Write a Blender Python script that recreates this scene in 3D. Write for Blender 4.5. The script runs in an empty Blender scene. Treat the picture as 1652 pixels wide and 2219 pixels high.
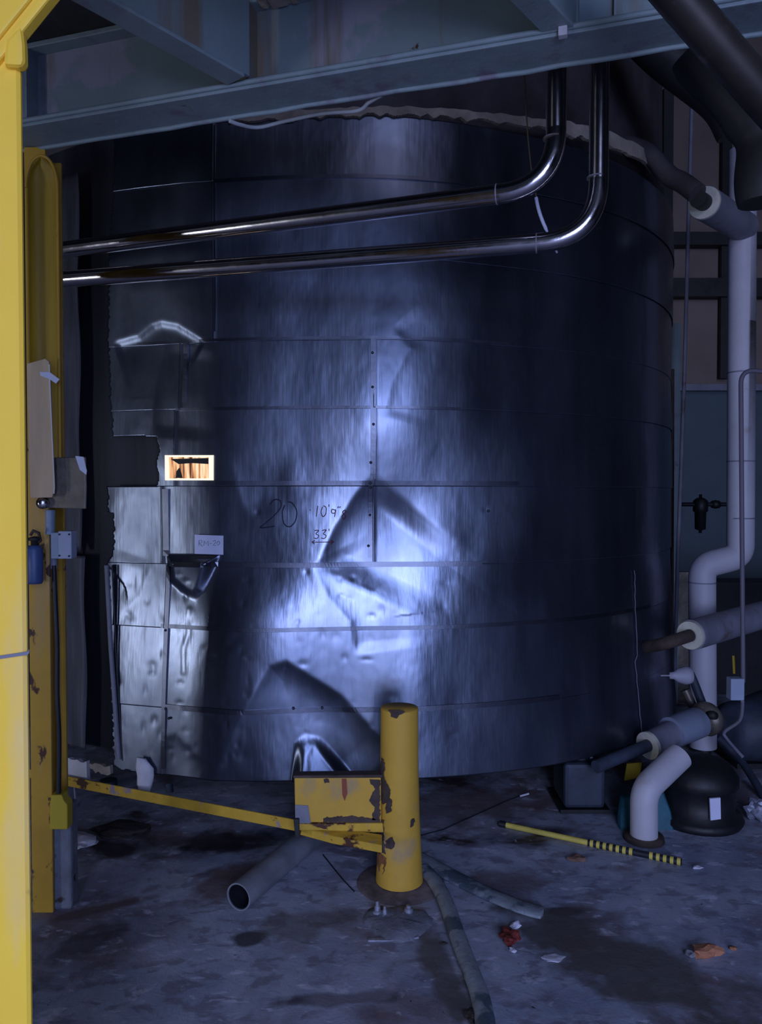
import bpy, math, random
import numpy as np
from mathutils import Vector, Matrix
random.seed(7); rng = np.random.RandomState(7)
sc = bpy.context.scene
COL = sc.collection
# ------------------------------------------------------------------ camera
W, H, F = 1652.0, 2219.0, 1650.0
CZ = 1.55
PITCH = math.atan(39.5 / F)
cam = bpy.data.cameras.new('camera'); cam_o = bpy.data.objects.new('camera', cam); COL.objects.link(cam_o)
cam.sensor_fit = 'HORIZONTAL'; cam.sensor_width = 36.0; cam.lens = 36.0 * F / W
cam.clip_start = 0.05; cam.clip_end = 100
cam_o.location = (0, 0, CZ); cam_o.rotation_euler = (math.pi / 2 - PITCH, 0, 0)
sc.camera = cam_o
# ------------------------------------------------------------------ world, lights, exposure
wd = bpy.data.worlds.new('world'); sc.world = wd; wd.use_nodes = True
wd.node_tree.nodes['Background'].inputs[0].default_value = (0.35, 0.42, 0.8, 1)
wd.node_tree.nodes['Background'].inputs[1].default_value = 0.005
sc.view_settings.view_transform = 'Standard'; sc.view_settings.look = 'None'
sc.view_settings.gamma = 1.0; sc.view_settings.use_curve_mapping = False
sc.view_settings.exposure = 0.0

def area(name, loc, target, sx, sy, col, power):
    l = bpy.data.lights.new(name, 'AREA'); l.shape = 'RECTANGLE'; l.size = sx; l.size_y = sy
    l.color = col; l.energy = power
    o = bpy.data.objects.new(name, l); COL.objects.link(o); o.location = loc
    d = Vector(target) - Vector(loc); o.rotation_euler = d.to_track_quat('-Z', 'Y').to_euler()
    return o
area('daylight_doorway', (1.2, -5.2, 2.6), (0.1, 3.4, 1.4), 3.2, 5.2, (0.41, 0.53, 1.0), 440)
area('added_crease_light', (.75, -4.6, 1.5), (0.1, 3.4, 1.2), .34, 1.5, (0.86, 0.84, 1.0), 34)  # added lamp, no known opening: feeds the hot lines on the creases
area('added_left_light', (-6.5, -1.6, .75), (-0.9, 3.5, 0.7), .7, 1.4, (0.80, 0.86, 1.0), 66)  # added lamp, unseen: brightens the lower left of the jacket
area('added_high_light', (1.6, -5.2, 6.1), (0.6, 3.0, 3.2), 2.6, 1.6, (0.66, 0.66, 0.95), 54)  # added lamp above deck level: gives the steel risers their streaks

# ------------------------------------------------------------------ pixel helpers (place things at a chosen depth)
_c, _s = math.cos(PITCH), math.sin(PITCH)
def ray(px, py):
    x = (px - W / 2) / F; u = -(py - H / 2) / F
    return Vector((x, _c + u * _s, -_s + u * _c))
def P(px, py, depth):
    d = ray(px, py); return Vector((0, 0, CZ)) + d * (depth / d.y)
def G(px, py, z=0.0):
    d = ray(px, py); return Vector((0, 0, CZ)) + d * ((z - CZ) / d.z)
def proj(X, Y, Z):
    Zr = Z - CZ
    f = Y * _c - Zr * _s; u = Y * _s + Zr * _c
    return W / 2 + F * X / f, H / 2 - F * u / f

# ------------------------------------------------------------------ object helpers
def tag(o, label=None, cat=None, group=None, kind=None):
    if label: o['label'] = label
    if cat: o['category'] = cat
    if group: o['group'] = group
    if kind: o['kind'] = kind
    return o
def empty(name, loc, label, cat, group=None):
    o = bpy.data.objects.new(name, None); COL.objects.link(o); o.location = loc
    o.empty_display_size = 0.1
    return tag(o, label, cat, group)
class MB:
    def __init__(s): s.v = []; s.f = []; s.sm = []
    def add(s, vs, fs, smooth=False):
        b = len(s.v); s.v += [tuple(v) for v in vs]
        for f in fs: s.f.append([i + b for i in f]); s.sm.append(smooth)
        return s
    def box(s, x0, x1, y0, y1, z0, z1, m=None):
        vs = [Vector((x, y, z)) for x in (x0, x1) for y in (y0, y1) for z in (z0, z1)]
        if m is not None: vs = [m @ v for v in vs]
        return s.add(vs, [(0, 1, 3, 2), (4, 6, 7, 5), (0, 4, 5, 1), (2, 3, 7, 6), (0, 2, 6, 4), (1, 5, 7, 3)])
    def tube(s, pts, r, seg=20, cap=True, rin=None):
        pts = [Vector(p) for p in pts]; n = len(pts)
        if not hasattr(r, '__len__'): r = [r] * n
        T = []
        for i in range(n):
            a = pts[max(i - 1, 0)]; b = pts[min(i + 1, n - 1)]; T.append((b - a).normalized())
        up = Vector((0, 0, 1)) if abs(T[0].z) < .9 else Vector((1, 0, 0))
        N = (up - T[0] * up.dot(T[0])).normalized()
        rings = []
        for i in range(n):
            N = (N - T[i] * N.dot(T[i])).normalized(); B = T[i].cross(N)
            rings.append([pts[i] + (N * math.cos(2 * math.pi * k / seg) + B * math.sin(2 * math.pi * k / seg)) * r[i] for k in range(seg)])
        vs = [v for g in rings for v in g]
        fs = [(i * seg + k, i * seg + (k + 1) % seg, (i + 1) * seg + (k + 1) % seg, (i + 1) * seg + k) for i in range(n - 1) for k in range(seg)]
        s.add(vs, fs, True)
        if rin:   # open ended pipe with wall thickness
            s.tube(pts, rin, seg, False)
            for i in (0, n - 1):
                a = rings[i]; c = pts[i]; q = rin / r[i]
                vv = a + [c + (v - c) * q for v in a]
                s.add(vv, [(k, (k + 1) % seg, seg + (k + 1) % seg, seg + k) for k in range(seg)])
        elif cap:
            s.add(rings[0], [list(range(seg))[::-1]]); s.add(rings[-1], [list(range(seg))])
        return s
    def lathe(s, prof, c, axis=(0, 0, 1), seg=28):
        q = Vector((0, 0, 1)).rotation_difference(Vector(axis)).to_matrix(); c = Vector(c)
        vs = [c + q @ Vector((r * math.cos(2 * math.pi * k / seg), r * math.sin(2 * math.pi * k / seg), z)) for r, z in prof for k in range(seg)]
        fs = [(i * seg + k, i * seg + (k + 1) % seg, (i + 1) * seg + (k + 1) % seg, (i + 1) * seg + k) for i in range(len(prof) - 1) for k in range(seg)]
        return s.add(vs, fs, True)
    def prism(s, poly, d):       # planar polygon of 3-D points pushed along d
        n = len(poly); d = Vector(d); vs = [Vector(p) for p in poly] + [Vector(p) + d for p in poly]
        fs = [list(range(n)), list(range(n, 2 * n))[::-1]] + [(k, (k + 1) % n, n + (k + 1) % n, n + k) for k in range(n)]
        return s.add(vs, fs)
    def build(s, name, mat, parent=None, bevel=0.0):
        me = bpy.data.meshes.new(name); o = bpy.data.objects.new(name, me)
        off = Vector((0, 0, 0))
        if parent is not None: off = world_loc(parent)
        me.from_pydata([tuple(Vector(v) - off) for v in s.v], [], s.f)
        me.polygons.foreach_set('use_smooth', s.sm); me.update()
        import bmesh
        bm = bmesh.new(); bm.from_mesh(me); bmesh.ops.recalc_face_normals(bm, faces=bm.faces); bm.to_mesh(me); bm.free()
        me.materials.append(mat); COL.objects.link(o)
        if parent is not None: o.parent = parent
        if bevel:
            b = o.modifiers.new('bevel', 'BEVEL'); b.width = bevel; b.segments = 2; b.limit_method = 'ANGLE'; b.angle_limit = 0.9
        return o
def world_loc(o):
    v = Vector(o.location)
    while o.parent is not None: o = o.parent; v += Vector(o.location)
    return v
def rounded(pts, r, n=8):
    pts = [Vector(p) for p in pts]; out = [pts[0]]
    for i in range(1, len(pts) - 1):
        a, b, c = pts[i - 1], pts[i], pts[i + 1]
        u = (a - b).normalized(); v = (c - b).normalized()
        ang = u.angle(v); t = min(r / math.tan(ang / 2), (a - b).length * .49, (c - b).length * .49)
        p0 = b + u * t; p1 = b + v * t
        for k in range(n + 1):
            w = k / n; out.append(p0 * (1 - w) ** 2 + b * 2 * w * (1 - w) + p1 * w ** 2)
    out.append(pts[-1]); return out
def dense(pts, step=0.04):
    pts = [Vector(p) for p in pts]; out = []
    for a, b in zip(pts, pts[1:]):
        n = max(1, int((b - a).length / step))
        out += [a.lerp(b, k / n) for k in range(n)]
    return out + [pts[-1]]
def smooth(pts, n=8):   # catmull-rom
    pts = [Vector(p) for p in pts]; q = [pts[0]] + pts + [pts[-1]]; out = []
    for i in range(1, len(q) - 2):
        a, b, c, d = q[i - 1], q[i], q[i + 1], q[i + 2]
        for k in range(n):
            t = k / n
            out.append(.5 * ((2 * b) + (c - a) * t + (2 * a - 5 * b + 4 * c - d) * t * t + (3 * b - a - 3 * c + d) * t ** 3))
    return out + [pts[-1]]

# ------------------------------------------------------------------ materials
def mat(name, base=(.5, .5, .5), rough=.6, metal=0.0, spots=(), scale=4.0, bump=0.0, bscale=40.0, stretch=(1, 1, 1), var=0.0, rvar=0.0, emit=None):
    """spots: list of (colour, noise scale, threshold, softness, stretch) laid over the base as stains"""
    m = bpy.data.materials.new(name); m.use_nodes = True; nt = m.node_tree; N = nt.nodes; L = nt.links
    b = N['Principled BSDF']; b.inputs['Roughness'].default_value = rough; b.inputs['Metallic'].default_value = metal
    tc = N.new('ShaderNodeTexCoord')
    def noise(sca, st, det=4.0, w=0.0):
        mp = N.new('ShaderNodeMapping'); mp.inputs['Scale'].default_value = st; mp.inputs['Location'].default_value = (w, w * 1.7, w * .3)
        L.new(tc.outputs['Object'], mp.inputs[0])
        n = N.new('ShaderNodeTexNoise'); n.inputs['Scale'].default_value = sca; n.inputs['Detail'].default_value = det
        n.inputs['Roughness'].default_value = .6
        L.new(mp.outputs[0], n.inputs['Vector']); return n.outputs['Fac']
    def ramp(src, a, c):
        r = N.new('ShaderNodeMapRange'); r.inputs['From Min'].default_value = a; r.inputs['From Max'].default_value = c
        L.new(src, r.inputs['Value']); return r.outputs[0]
    def mix(fac, ca, cb):
        x = N.new('ShaderNodeMix'); x.data_type = 'RGBA'
        if fac is not None: L.new(fac, x.inputs['Factor'])
        for k, cc in ((6, ca), (7, cb)):
            if isinstance(cc, tuple): x.inputs[k].default_value = (*cc, 1)
            else: L.new(cc, x.inputs[k])
        return x.outputs[2]
    c = tuple(base)
    if var:
        c = mix(ramp(noise(scale, stretch), .3, .7), tuple(v * (1 - var) for v in base), tuple(min(1, v * (1 + var)) for v in base))
    for i, (cc, s_, th, sf, st) in enumerate(spots):
        c = mix(ramp(noise(s_, st, 6.0, 3.1 * (i + 1)), th, th + sf), c, tuple(cc))
    if isinstance(c, tuple): b.inputs['Base Color'].default_value = (*c, 1)
    else: L.new(c, b.inputs['Base Color'])
    if rvar:
        r = N.new('ShaderNodeMapRange'); r.inputs['From Min'].default_value = .3; r.inputs['From Max'].default_value = .7
        r.inputs['To Min'].default_value = max(0.03, rough - rvar); r.inputs['To Max'].default_value = min(1, rough + rvar)
        L.new(noise(scale * 1.7, stretch, 5.0, 9.0), r.inputs['Value']); L.new(r.outputs[0], b.inputs['Roughness'])
    if bump:
        bp = N.new('ShaderNodeBump'); bp.inputs['Strength'].default_value = bump; bp.inputs['Distance'].default_value = .01
        L.new(noise(bscale, stretch, 5.0, 5.0), bp.inputs['Height']); L.new(bp.outputs[0], b.inputs['Normal'])
    if emit:
        b.inputs['Emission Color'].default_value = (*emit[:3], 1); b.inputs['Emission Strength'].default_value = emit[3]
    return m
RUST = (.07, .022, .012); ONE = (1, 1, 1); VERT = (1, 1, .12)
M = {}
ANI = 0.25
M['yellow_near'] = mat('yellow_paint', (1.0, .60, .05), .6, spots=[((.80, .58, .26), 3.0, .56, .12, (1, 1, .25)), ((.34, .17, .05), 9.0, .69, .05, (1, 1, .5))], bump=.12, bscale=14, var=.08, scale=3)
M['yellow_clean'] = mat('worn_yellow_paint', (.58, .335, .04), .7, spots=[((.40, .27, .12), 5.0, .60, .12, ONE), ((.10,.04,.02), 12.0, .72, .03, ONE)], bump=.15, bscale=20, var=.1, scale=5)
M['yellow'] = mat('chipped_yellow_paint', (.50, .28, .025), .55, spots=[((.45, .28, .10), 5.0, .60, .1, VERT), (RUST, 11.0, .63, .03, (1, 1, .6))], bump=.2, bscale=22, var=.12, scale=5)
M['yellow_rusty'] = mat('rusty_yellow_paint', (.55, .33, .03), .7, spots=[((.26, .20, .24), 9.0, .60, .05, ONE), (RUST, 16.0, .57, .04, (.5, .5, 1))], bump=.3, bscale=30, var=.15, scale=9)
M['steel_blue'] = mat('grey_blue_paint', (.17, .225, .25), .55, spots=[((.26, .26, .33), 2.2, .54, .04, ONE), ((.17, .14, .11), 3.5, .55, .10, (1.6, 1.6, .12)), (RUST, 13.0, .70, .04, ONE)], bump=.15, bscale=18, var=.12, scale=3)
M['steel_blue_edge'] = mat('grey_blue_flange_paint', (.20, .255, .28), .55, spots=[((.17, .15, .20), 6, .56, .1, ONE), ((.12, .045, .02), 8.0, .68, .04, (1, 1, 3))], bump=.2, bscale=25, var=.15, scale=6)
M['concrete_dark'] = mat('sooty_concrete', (.035, .032, .03), .9, bump=.4, bscale=20, var=.4, scale=5)
M['black_metal'] = mat('blackened_metal', (.018, .017, .017), .6, var=.4, scale=6, bump=.2, bscale=20)
M['dark_shell'] = mat('dark_bare_tank_shell', (.035, .035, .045), .65, metal=.3, var=.5, scale=3, stretch=(2, 2, .15), bump=.2, bscale=15)
M['jacket'] = mat('dark_oxidised_jacket', (.10, .10, .13), .6, metal=.6, var=.4, scale=6, stretch=(2, 2, .2), bump=.2, bscale=18)
M['roof_felt'] = mat('brown_black_insulation', (.055, .045, .05), .9, var=.5, scale=4, bump=.6, bscale=12)
M['tan_foam'] = mat('tan_torn_insulation', (.30, .25, .21), .9, var=.35, scale=9, bump=.7, bscale=30)
M['white_foam'] = mat('pale_insulation', (.62, .60, .66), .9, var=.15, scale=9, bump=.5, bscale=25)
M['cream_foam'] = mat('cream_foam_ring', (.62, .60, .50), .9, var=.12, scale=14, bump=.4, bscale=40)
M['pipe_steel'] = mat('polished_steel_pipe', (.55, .51, .52), .16, metal=1.0, rvar=.05, scale=8, bump=.03, bscale=60, var=.1)
def turned(name, axis, rot):
    m = mat(name, (.55, .51, .52), .24, metal=1.0, rvar=.04, scale=8, var=.1); nt = m.node_tree; b = nt.nodes['Principled BSDF']
    t = nt.nodes.new('ShaderNodeTangent'); t.direction_type = 'RADIAL'; t.axis = axis; nt.links.new(t.outputs[0], b.inputs['Tangent'])
    b.inputs['Anisotropic'].default_value = .92; b.inputs['Anisotropic Rotation'].default_value = rot; return m
M['riser'] = turned('turned_steel_riser', 'Z', ANI)
M['pipe_white'] = mat('white_pipe_jacket', (.48, .46, .52), .55, spots=[((.33, .27, .24), 4, .62, .12, ONE)], var=.08, scale=4, bump=.1, bscale=20)
M['pipe_grey'] = mat('grey_pipe_jacket', (.20, .20, .25), .6, spots=[((.12, .09, .08), 5, .60, .1, ONE)], var=.2, scale=6, bump=.15, bscale=25)
M['floor_pipe'] = mat('dusty_grey_pipe', (.15, .16, .19), .5, var=.3, scale=8, bump=.2, bscale=30)
M['floor_hose'] = mat('dusty_pale_hose', (.24, .27, .31), .6, spots=[((.07, .10, .13), 6, .53, .06, ONE)], var=.25, scale=12, bump=.3, bscale=40)
M['wall_tan'] = mat('tan_wall_panel', (.22, .165, .14), .85, var=.15, scale=2)
M['wall_teal'] = mat('teal_wall_panel', (.09, .125, .145), .75, var=.12, scale=2)
M['wall_dark'] = mat('dark_wall', (.03, .03, .035), .9, var=.3, scale=2)
M['cardboard'] = mat('tan_cardboard', (.55, .40, .25), .8, var=.15, scale=6, stretch=(4, 4, .4))
M['white_edge'] = mat('white_board_edge', (.75, .72, .70), .8)
M['plate'] = mat('grimy_metal_plate', (.20, .17, .14), .45, metal=.5, spots=[((.42, .36, .30), 8, .58, .1, ONE)], var=.4, scale=9, bump=.4, bscale=14)
M['tape'] = mat('pale_tape', (.60, .64, .80), .6, var=.08, scale=20, bump=.2, bscale=40)
M['elec'] = mat('blue_grey_box_paint', (.26, .31, .42), .5, var=.1, scale=10)
M['elec_light'] = mat('pale_box_cover', (.36, .39, .52), .5, var=.06, scale=10)
M['blue_cyl'] = mat('blue_canister_paint', (.055, .09, .23), .45, var=.3, scale=14, stretch=(3, 3, .3))
M['rubber'] = mat('black_rubber', (.012, .013, .02), .5, var=.3, scale=10)
M['paper'] = mat('white_paper', (.60, .62, .80), .8, var=.04, scale=20)
M['ink'] = mat('dark_marker_ink', (.012, .010, .03), .7)
M['ink_red'] = mat('red_brown_marker_ink', (.11, .018, .035), .7)
M['teal'] = mat('teal_painted_metal', (.01, .10, .15), .5, var=.4, scale=10)
M['black_paint'] = mat('black_machine_paint', (.008, .008, .010), .55, var=.5, scale=8, bump=.2, bscale=20)
M['navy'] = mat('navy_steel', (.035, .045, .07), .6, var=.4, scale=8, bump=.2, bscale=20)
M['brown_rust'] = mat('brown_rusted_metal', (.055, .035, .03), .8, var=.5, scale=12, bump=.4, bscale=30)
M['yellow_tag'] = mat('yellow_plastic', (.50, .36, .02), .6, var=.1)
M['pole_yellow'] = mat('yellow_pole_paint', (.62, .50, .10), .5, var=.15, scale=12)
M['leaf'] = mat('dry_leaf', (.18, .10, .07), .8, var=.3, scale=30)
M['brick'] = mat('orange_brown_chunk', (.42, .17, .09), .85, var=.3, scale=20, bump=.6, bscale=40)
M['red_rag'] = mat('dark_red_cloth', (.15, .018, .014), .8, var=.4, scale=30, bump=.5, bscale=50)
M['scrap'] = mat('white_scrap', (.58, .56, .66), .8, var=.2, scale=20)
M['debris_dark'] = mat('dark_brown_grime', (.03, .022, .022), .8, var=.3, scale=20, bump=.5, bscale=30)
M['bolt_metal'] = mat('dusty_bolt_metal', (.32, .33, .42), .5, metal=.5, var=.3, scale=30, bump=.3, bscale=40)
M['grout'] = mat('rough_grout', (.16, .17, .21), .8, spots=[((.05, .035, .03), 14, .6, .06, ONE)], var=.3, scale=12, bump=.6, bscale=30)
M['rope'] = mat('pale_painted_cable', (.33, .35, .38), .7, var=.2, scale=10)
M['wire'] = mat('brown_wire', (.16, .11, .08), .7)

# stainless cladding
def cladding_mat():
    m = bpy.data.materials.new('dented_stainless_cladding'); m.use_nodes = True; nt = m.node_tree; N = nt.nodes; L = nt.links
    b = N['Principled BSDF']; b.inputs['Metallic'].default_value = 0.94
    tc = N.new('ShaderNodeTexCoord')
    def noise(sca, st, det, w=0.0):
        mp = N.new('ShaderNodeMapping'); mp.inputs['Scale'].default_value = st; mp.inputs['Location'].default_value = (w, w, w)
        L.new(tc.outputs['Object'], mp.inputs[0])
        n = N.new('ShaderNodeTexNoise'); n.inputs['Scale'].default_value = sca; n.inputs['Detail'].default_value = det
        L.new(mp.outputs[0], n.inputs['Vector']); return n.outputs['Fac']
    def rng_(src, a, c, d, e):
        r = N.new('ShaderNodeMapRange')
        for k, v in zip(('From Min', 'From Max', 'To Min', 'To Max'), (a, c, d, e)): r.inputs[k].default_value = v
        L.new(src, r.inputs['Value']); return r.outputs[0]
    mx = N.new('ShaderNodeMix'); mx.data_type = 'RGBA'
    mx.inputs[6].default_value = (.115, .133, .185, 1); mx.inputs[7].default_value = (.19, .217, .285, 1)
    L.new(rng_(noise(2.2, (2.5, 2.5, .25), 6, 0), .35, .65, 0, 1), mx.inputs['Factor'])
    L.new(mx.outputs[2], b.inputs['Base Color'])
    L.new(rng_(noise(2.6, (1, 1, .7), 6, 4), .35, .68, .25, .40), b.inputs['Roughness'])
    b1 = N.new('ShaderNodeBump'); b1.inputs['Strength'].default_value = .25; b1.inputs['Distance'].default_value = .012
    L.new(noise(7, (1.4, 1.4, .8), 2, 2), b1.inputs['Height'])
    b2 = N.new('ShaderNodeBump'); b2.inputs['Strength'].default_value = .10; b2.inputs['Distance'].default_value = .004
    L.new(noise(30, (3, 3, .25), 4, 7), b2.inputs['Height']); L.new(b1.outputs[0], b2.inputs['Normal'])
    L.new(b2.outputs[0], b.inputs['Normal'])
    return m
M['clad'] = cladding_mat()
M['clad_seam'] = mat('stainless_seam_band', (.12, .13, .17), .36, metal=1.0, var=.15, scale=6, bump=.08, bscale=20)
M['rivet'] = mat('dark_screw_head', (.06, .06, .09), .4, metal=.8)

DK = (.03, .02, .025); BR = (.13, .085, .085); OL = (.10, .085, .08); PL = (.55, .56, .70)
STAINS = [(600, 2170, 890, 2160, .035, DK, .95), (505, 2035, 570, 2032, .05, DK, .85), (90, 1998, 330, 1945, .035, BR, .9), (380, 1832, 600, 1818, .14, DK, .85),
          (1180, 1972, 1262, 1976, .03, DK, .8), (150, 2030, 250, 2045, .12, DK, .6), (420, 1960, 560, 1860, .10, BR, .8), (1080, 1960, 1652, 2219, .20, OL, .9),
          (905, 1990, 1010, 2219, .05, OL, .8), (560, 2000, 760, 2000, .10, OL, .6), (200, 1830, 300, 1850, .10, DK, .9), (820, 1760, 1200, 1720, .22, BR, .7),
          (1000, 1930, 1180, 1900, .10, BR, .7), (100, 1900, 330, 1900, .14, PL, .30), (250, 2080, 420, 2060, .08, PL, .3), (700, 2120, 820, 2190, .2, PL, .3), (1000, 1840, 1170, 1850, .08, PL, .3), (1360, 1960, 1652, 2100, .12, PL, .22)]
def floor_mat():
    m = bpy.data.materials.new('stained_damp_concrete'); m.use_nodes = True; nt = m.node_tree; N = nt.nodes; L = nt.links
    b = N['Principled BSDF']; tc = N.new('ShaderNodeTexCoord')
    def noise(sca, st, det, w=0.0, rough=.6):
        mp = N.new('ShaderNodeMapping'); mp.inputs['Scale'].default_value = st; mp.inputs['Location'].default_value = (w, w, w)
        L.new(tc.outputs['Object'], mp.inputs[0])
        n = N.new('ShaderNodeTexNoise'); n.inputs['Scale'].default_value = sca; n.inputs['Detail'].default_value = det; n.inputs['Roughness'].default_value = rough
        n.inputs['Distortion'].default_value = .4
        L.new(mp.outputs[0], n.inputs['Vector']); return n.outputs['Fac']
    def rg(src, a, c, d=0, e=1):
        r = N.new('ShaderNodeMapRange')
        for k, v in zip(('From Min', 'From Max', 'To Min', 'To Max'), (a, c, d, e)): r.inputs[k].default_value = v
        L.new(src, r.inputs['Value']); return r.outputs[0]
    def mix(f, a, c):
        x = N.new('ShaderNodeMix'); x.data_type = 'RGBA'; L.new(f, x.inputs['Factor'])
        for k, cc in ((6, a), (7, c)):
            if isinstance(cc, tuple): x.inputs[k].default_value = (*cc, 1)
            else: L.new(cc, x.inputs[k])
        return x.outputs[2]
    c = mix(rg(noise(3.2, ONE, 7, 1), .35, .65), (.25, .28, .38), (.42, .45, .55))
    c = mix(rg(noise(2.0, ONE, 6, 6.3), .50, .62), c, (.20, .155, .18))
    c = mix(rg(noise(6.0, (1, 1.6, 1), 6, 12.5), .60, .68), c, (.62, .62, .74))
    c = mix(rg(noise(1.3, (1, 1.4, 1), 7, 21.0), .60, .68), c, (.05, .036, .04))
    c = mix(rg(noise(9, (1, 1.5, 1), 6, 31.0), .52, .60, 0, .55), c, (.14, .115, .15))
    c = mix(rg(noise(11, (1, 1.8, 1), 7, 41.0), .60, .66, 0, .7), c, (.60, .62, .76))
    c = mix(rg(noise(30, ONE, 3, 3.0), .70, .76), c, (.03, .02, .03))
    wob = N.new('ShaderNodeTexNoise'); wob.inputs['Scale'].default_value = 7; wob.inputs['Detail'].default_value = 6; L.new(tc.outputs['Object'], wob.inputs['Vector'])
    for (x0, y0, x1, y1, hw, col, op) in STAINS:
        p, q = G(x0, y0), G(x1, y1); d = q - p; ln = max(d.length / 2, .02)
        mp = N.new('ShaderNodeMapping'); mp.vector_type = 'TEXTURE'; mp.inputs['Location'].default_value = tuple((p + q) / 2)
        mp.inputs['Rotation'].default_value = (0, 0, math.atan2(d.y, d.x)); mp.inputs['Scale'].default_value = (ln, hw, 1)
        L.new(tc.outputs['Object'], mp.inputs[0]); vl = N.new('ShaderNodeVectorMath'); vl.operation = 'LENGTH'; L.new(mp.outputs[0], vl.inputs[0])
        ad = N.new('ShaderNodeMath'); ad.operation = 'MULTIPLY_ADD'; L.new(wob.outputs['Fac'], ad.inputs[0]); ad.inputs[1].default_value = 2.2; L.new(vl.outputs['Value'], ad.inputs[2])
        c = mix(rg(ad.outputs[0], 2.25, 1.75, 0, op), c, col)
    L.new(c, b.inputs['Base Color'])
    L.new(rg(noise(2.4, ONE, 5, 17), .35, .65, .32, .75), b.inputs['Roughness'])
    bp = N.new('ShaderNodeBump'); bp.inputs['Strength'].default_value = .35; bp.inputs['Distance'].default_value = .012
    L.new(noise(14, ONE, 8, 2, .65), bp.inputs['Height']); L.new(bp.outputs[0], b.inputs['Normal'])
    return m
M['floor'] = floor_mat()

# ================================================================== STRUCTURE
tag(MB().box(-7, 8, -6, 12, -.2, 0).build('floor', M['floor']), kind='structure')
tag(MB().box(-7.2, -7, -6, 12, 0, 7).build('wall_left', M['wall_dark']), kind='structure')
tag(MB().box(8, 8.2, -6, 12, 0, 7).build('wall_right', M['wall_dark']), kind='structure')
WB = 7.2
tag(MB().box(-7, 8, WB, WB + .2, 0, P(1500, 838, WB).z).build('wall_back', M['wall_teal']), kind='structure')
tag(MB().box(-7, 8, WB - .02, WB + .2, P(1500, 838, WB).z, 7).build('wall_back_upper', M['wall_tan']), kind='structure')
tag(MB().box(-7, 8, 2.2, 12, 7, 7.2).build('ceiling', M['wall_dark']), kind='structure')
# main beam line
A = P(60, 325, 2.81); B_ = P(1652, 75, 2.106)
bdir = (B_ - A); bdir.z = 0; bdir.normalize(); bn = Vector((-bdir.y, bdir.x, 0))       # bn points away from camera
if bn.y < 0: bn = -bn
BZ = A.z
def bpt(t, n, z): return A + bdir * t + bn * n + Vector((0, 0, z - BZ)) 
def bm_box(mb, t0, t1, n0, n1, z0, z1):
    vs = [A.xy.to_3d() + bdir * t + bn * n + Vector((0, 0, z)) for t in (t0, t1) for n in (n0, n1) for z in (z0, z1)]
    mb.add(vs, [(0, 1, 3, 2), (4, 6, 7, 5), (0, 4, 5, 1), (2, 3, 7, 6), (0, 2, 6, 4), (1, 5, 7, 3)]); return mb
BT = BZ + .285
dk = MB()
bm_box(dk, -6, 7, -3.6, -.02, BT + .006, BT + .2)
tag(dk.build('ceiling_deck', M['concrete_dark']), kind='structure')
# ------------------------------------------------------------------ overhead beams
mbm = empty('overhead_beam', A + bdir * 1.2, 'long grey-blue steel beam crossing the top in front of the tank', 'beam')
w = MB(); bm_box(w, -.9, 4.6, -.085, -.072, BZ + .012, BT); w.build('web', M['steel_blue'], mbm)
w = MB(); bm_box(w, -.9, 4.6, -.150, .0, BZ, BZ + .012); w.build('bottom_flange', M['steel_blue_edge'], mbm, .003)
w = MB(); bm_box(w, -.9, 4.6, -.135, -.02, BT - .014, BT + .004)
w.build('top_flange', M['steel_blue_edge'], mbm, .003)
w = MB(); pts = dense([bpt(-.9, -.152, BZ + .018), bpt(4.6, -.152, BZ + .018)], .08)
w.tube(pts, .0085, 10); w.build('edge_rail', M['steel_blue_edge'], mbm)
w = MB(); pts = dense([bpt(-.9, -.006, BZ - .004), bpt(4.6, -.006, BZ - .004)], .1)
w.tube([p + Vector((0, 0, .0015 * rng.randn())) for p in pts], .008, 8); w.build('flange_lip', M['steel_blue_edge'], mbm)
def tpx(px, n, z):   # t along beam for a pixel column
    d = ray(px, 500); a0 = A.xy.to_3d() + bn * n
    # solve a0 + t bdir parallel to (d.x, d.y)
    return (a0.y * d.x - a0.x * d.y) / (bdir.x * d.y - bdir.y * d.x)
t = tpx(1247, -.12, BZ)
w = MB(); bm_box(w, t - .004, t + .006, -.14, -.085, BZ + .012, BT - .014); w.build('stiffener', M['steel_blue_edge'], mbm)
t = tpx(1330, -.12, BZ)
w = MB(); bm_box(w, t - .003, t + .003, -.1, -.085, BZ + .012, BT - .014); w.build('stiffener', M['steel_blue_edge'], mbm)
t = tpx(68, -.12, BZ)
w = MB(); bm_box(w, t - .004, t + .004, -.14, -.085, BZ + .012, BT - .014); w.build('stiffener', M['steel_blue_edge'], mbm)
t = tpx(545, -.12, BZ)
w = MB(); bm_box(w, t - .004, t + .006, -.145, -.085, BZ + .012, BT - .014); w.build('stiffener', M['steel_blue'], mbm)
t = tpx(1219, -.14, BZ)
w = MB(); bm_box(w, t - .012, t + .012, -.172, -.150, BZ - .012, BZ + .05)
w.lathe([(0, 0), (.011, 0), (.011, .02), (.006, .022), (.006, .06), (0, .06)], bpt(t, -.150, BZ + .05), seg=8)
cl = w.build('beam_clamp', M['pipe_white'], mbm, .002)
# cable along lip
cb = MB()
pts = smooth([P(498, 262, 2.52), P(520, 270, 2.55), P(560, 276, 2.6), P(620, 262, 2.6), P(700, 246, 2.55), P(775, 240, 2.5), P(800, 222, 2.46), P(828, 206, 2.42)])
cb.tube(pts, .0065, 8)
tag(cb.build('cable', M['rope']), 'pale cable sagging just below the beam and hooked up to it', 'cable')
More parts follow.
